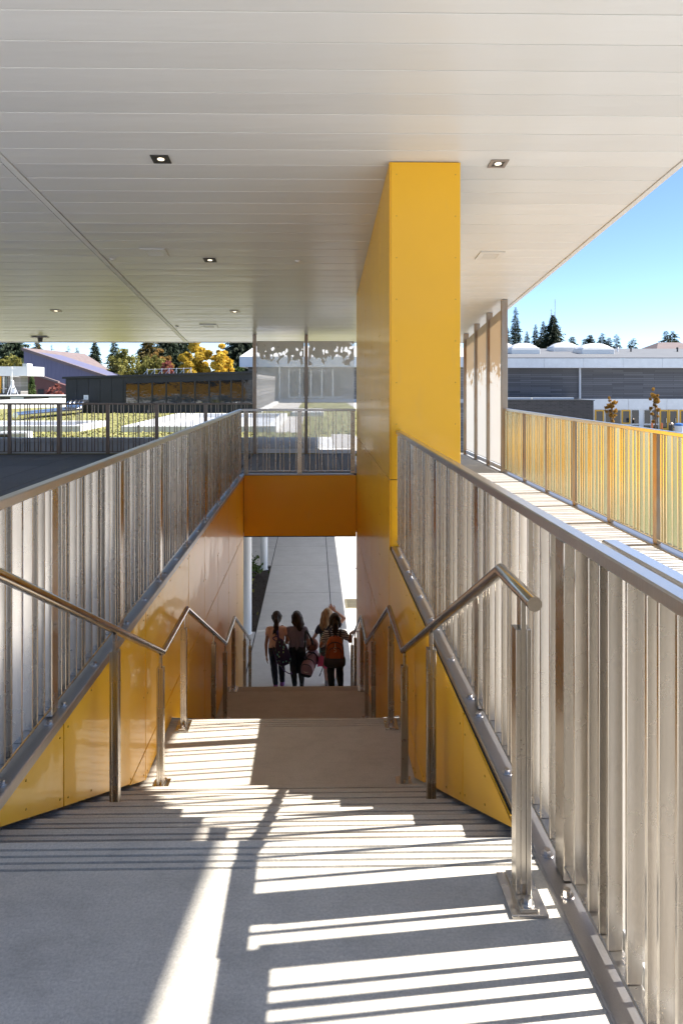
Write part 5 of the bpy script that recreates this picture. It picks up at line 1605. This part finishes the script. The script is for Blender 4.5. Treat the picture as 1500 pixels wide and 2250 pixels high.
# floral backpack on the blonde girl
e = empty('backpack', (x3 + .005, PY + .05 - .16, GZ + .80), 'teal and grey floral backpack on the back of the blonde girl', 'backpack')
e.rotation_euler = (0, R(4), R(4))
pack_mesh(.30, .15, .46, .75).build('body', mat['floral'], e, smooth=True)
b = MB(); b.tube([(-.135, -.055, -.2), (-.145, -.05, 0), (-.12, -.05, .17), (-.05, -.055, .215), (.05, -.055, .215), (.12, -.05, .17)], .007, 6); b.build('piping', mat['teal'], e, smooth=True)
for q in (-1, 1):
    strap(e, [(q * .07, .03, .2), (q * .085, .10, .245), (q * .095, .20, .22), (q * .10, .27, .08), (q * .11, .2, -.08), (q * .12, .06, -.17)], mat['grey_pack'], w=.024)
strap(e, [(-.05, -.03, -.21), (-.06, -.05, -.34), (-.09, -.05, -.45), (-.115, -.05, -.52)], mat['grey_pack'], 'loose_strap', .012)
# orange backpack on the striped girl
e = empty('backpack', (x4 - .005, Y4 - .165, Z4 + .815), 'burnt orange backpack with a charcoal bottom on the girl at the rail', 'backpack')
e.rotation_euler = (R(2), R(1), 0)
pack_mesh(.325, .17, .48, .72).build('body', mat['orange_pack'], e, smooth=True)
pack_mesh(.335, .18, .19, 1.02, power=4).build('bottom', mat['grey_pack'], e, smooth=True, loc=(0, 0, -.165))
def arch(w, z0, z1, y0, r, n=20): return [(w * math.cos(math.pi * i / n), y0 - .028 * math.sin(math.pi * i / n), z0 + (z1 - z0) * math.sin(math.pi * i / n) ** .7) for i in range(n + 1)]
b = MB(); b.tube([(-.135, -.060, -.09)] + arch(.128, .0, .165, -.058, .0) [::-1] + [(.135, -.060, -.09)], .007, 6); b.build('zip', mat['grey_pack'], e, smooth=True)
b = MB(); b.tube([(-.10, -.078, -.10)] + arch(.095, -.02, .085, -.068, .0)[::-1] + [(.10, -.078, -.10)], .007, 6); b.build('pocket_zip', mat['grey_pack'], e, smooth=True)
b = MB(); pts = []
for i in range(25):                         # S shaped pale carabiner
    a = i / 24
    ang = math.pi * (.15 + 1.35 * a / .5) if a < .5 else math.pi * (.5 - 1.35 * (a - .5) / .5)
    cz = .018 if a < .5 else -.018
    pts.append((.018 * math.cos(ang), -.112, .06 + cz + .018 * math.sin(ang)))
b.tube(pts, .0042, 6); b.build('carabiner', mat['cord'], e, smooth=True)
b = MB(); b.tube([(0, -.105, .10), (0, -.098, .15)], .005, 6); b.build('cord', mat['cord'], e)
for q in (-1, 1):
    strap(e, [(q * .075, .03, .21), (q * .085, .10, .255), (q * .095, .20, .235), (q * .105, .275, .08), (q * .12, .2, -.08), (q * .13, .06, -.18)], mat['grey_pack'], w=.028)
strap(e, [(-.02, -.02, .225), (-.022, -.03, .265), (.022, -.03, .265), (.02, -.02, .225)], mat['grey_pack'], 'grab_loop', .012)
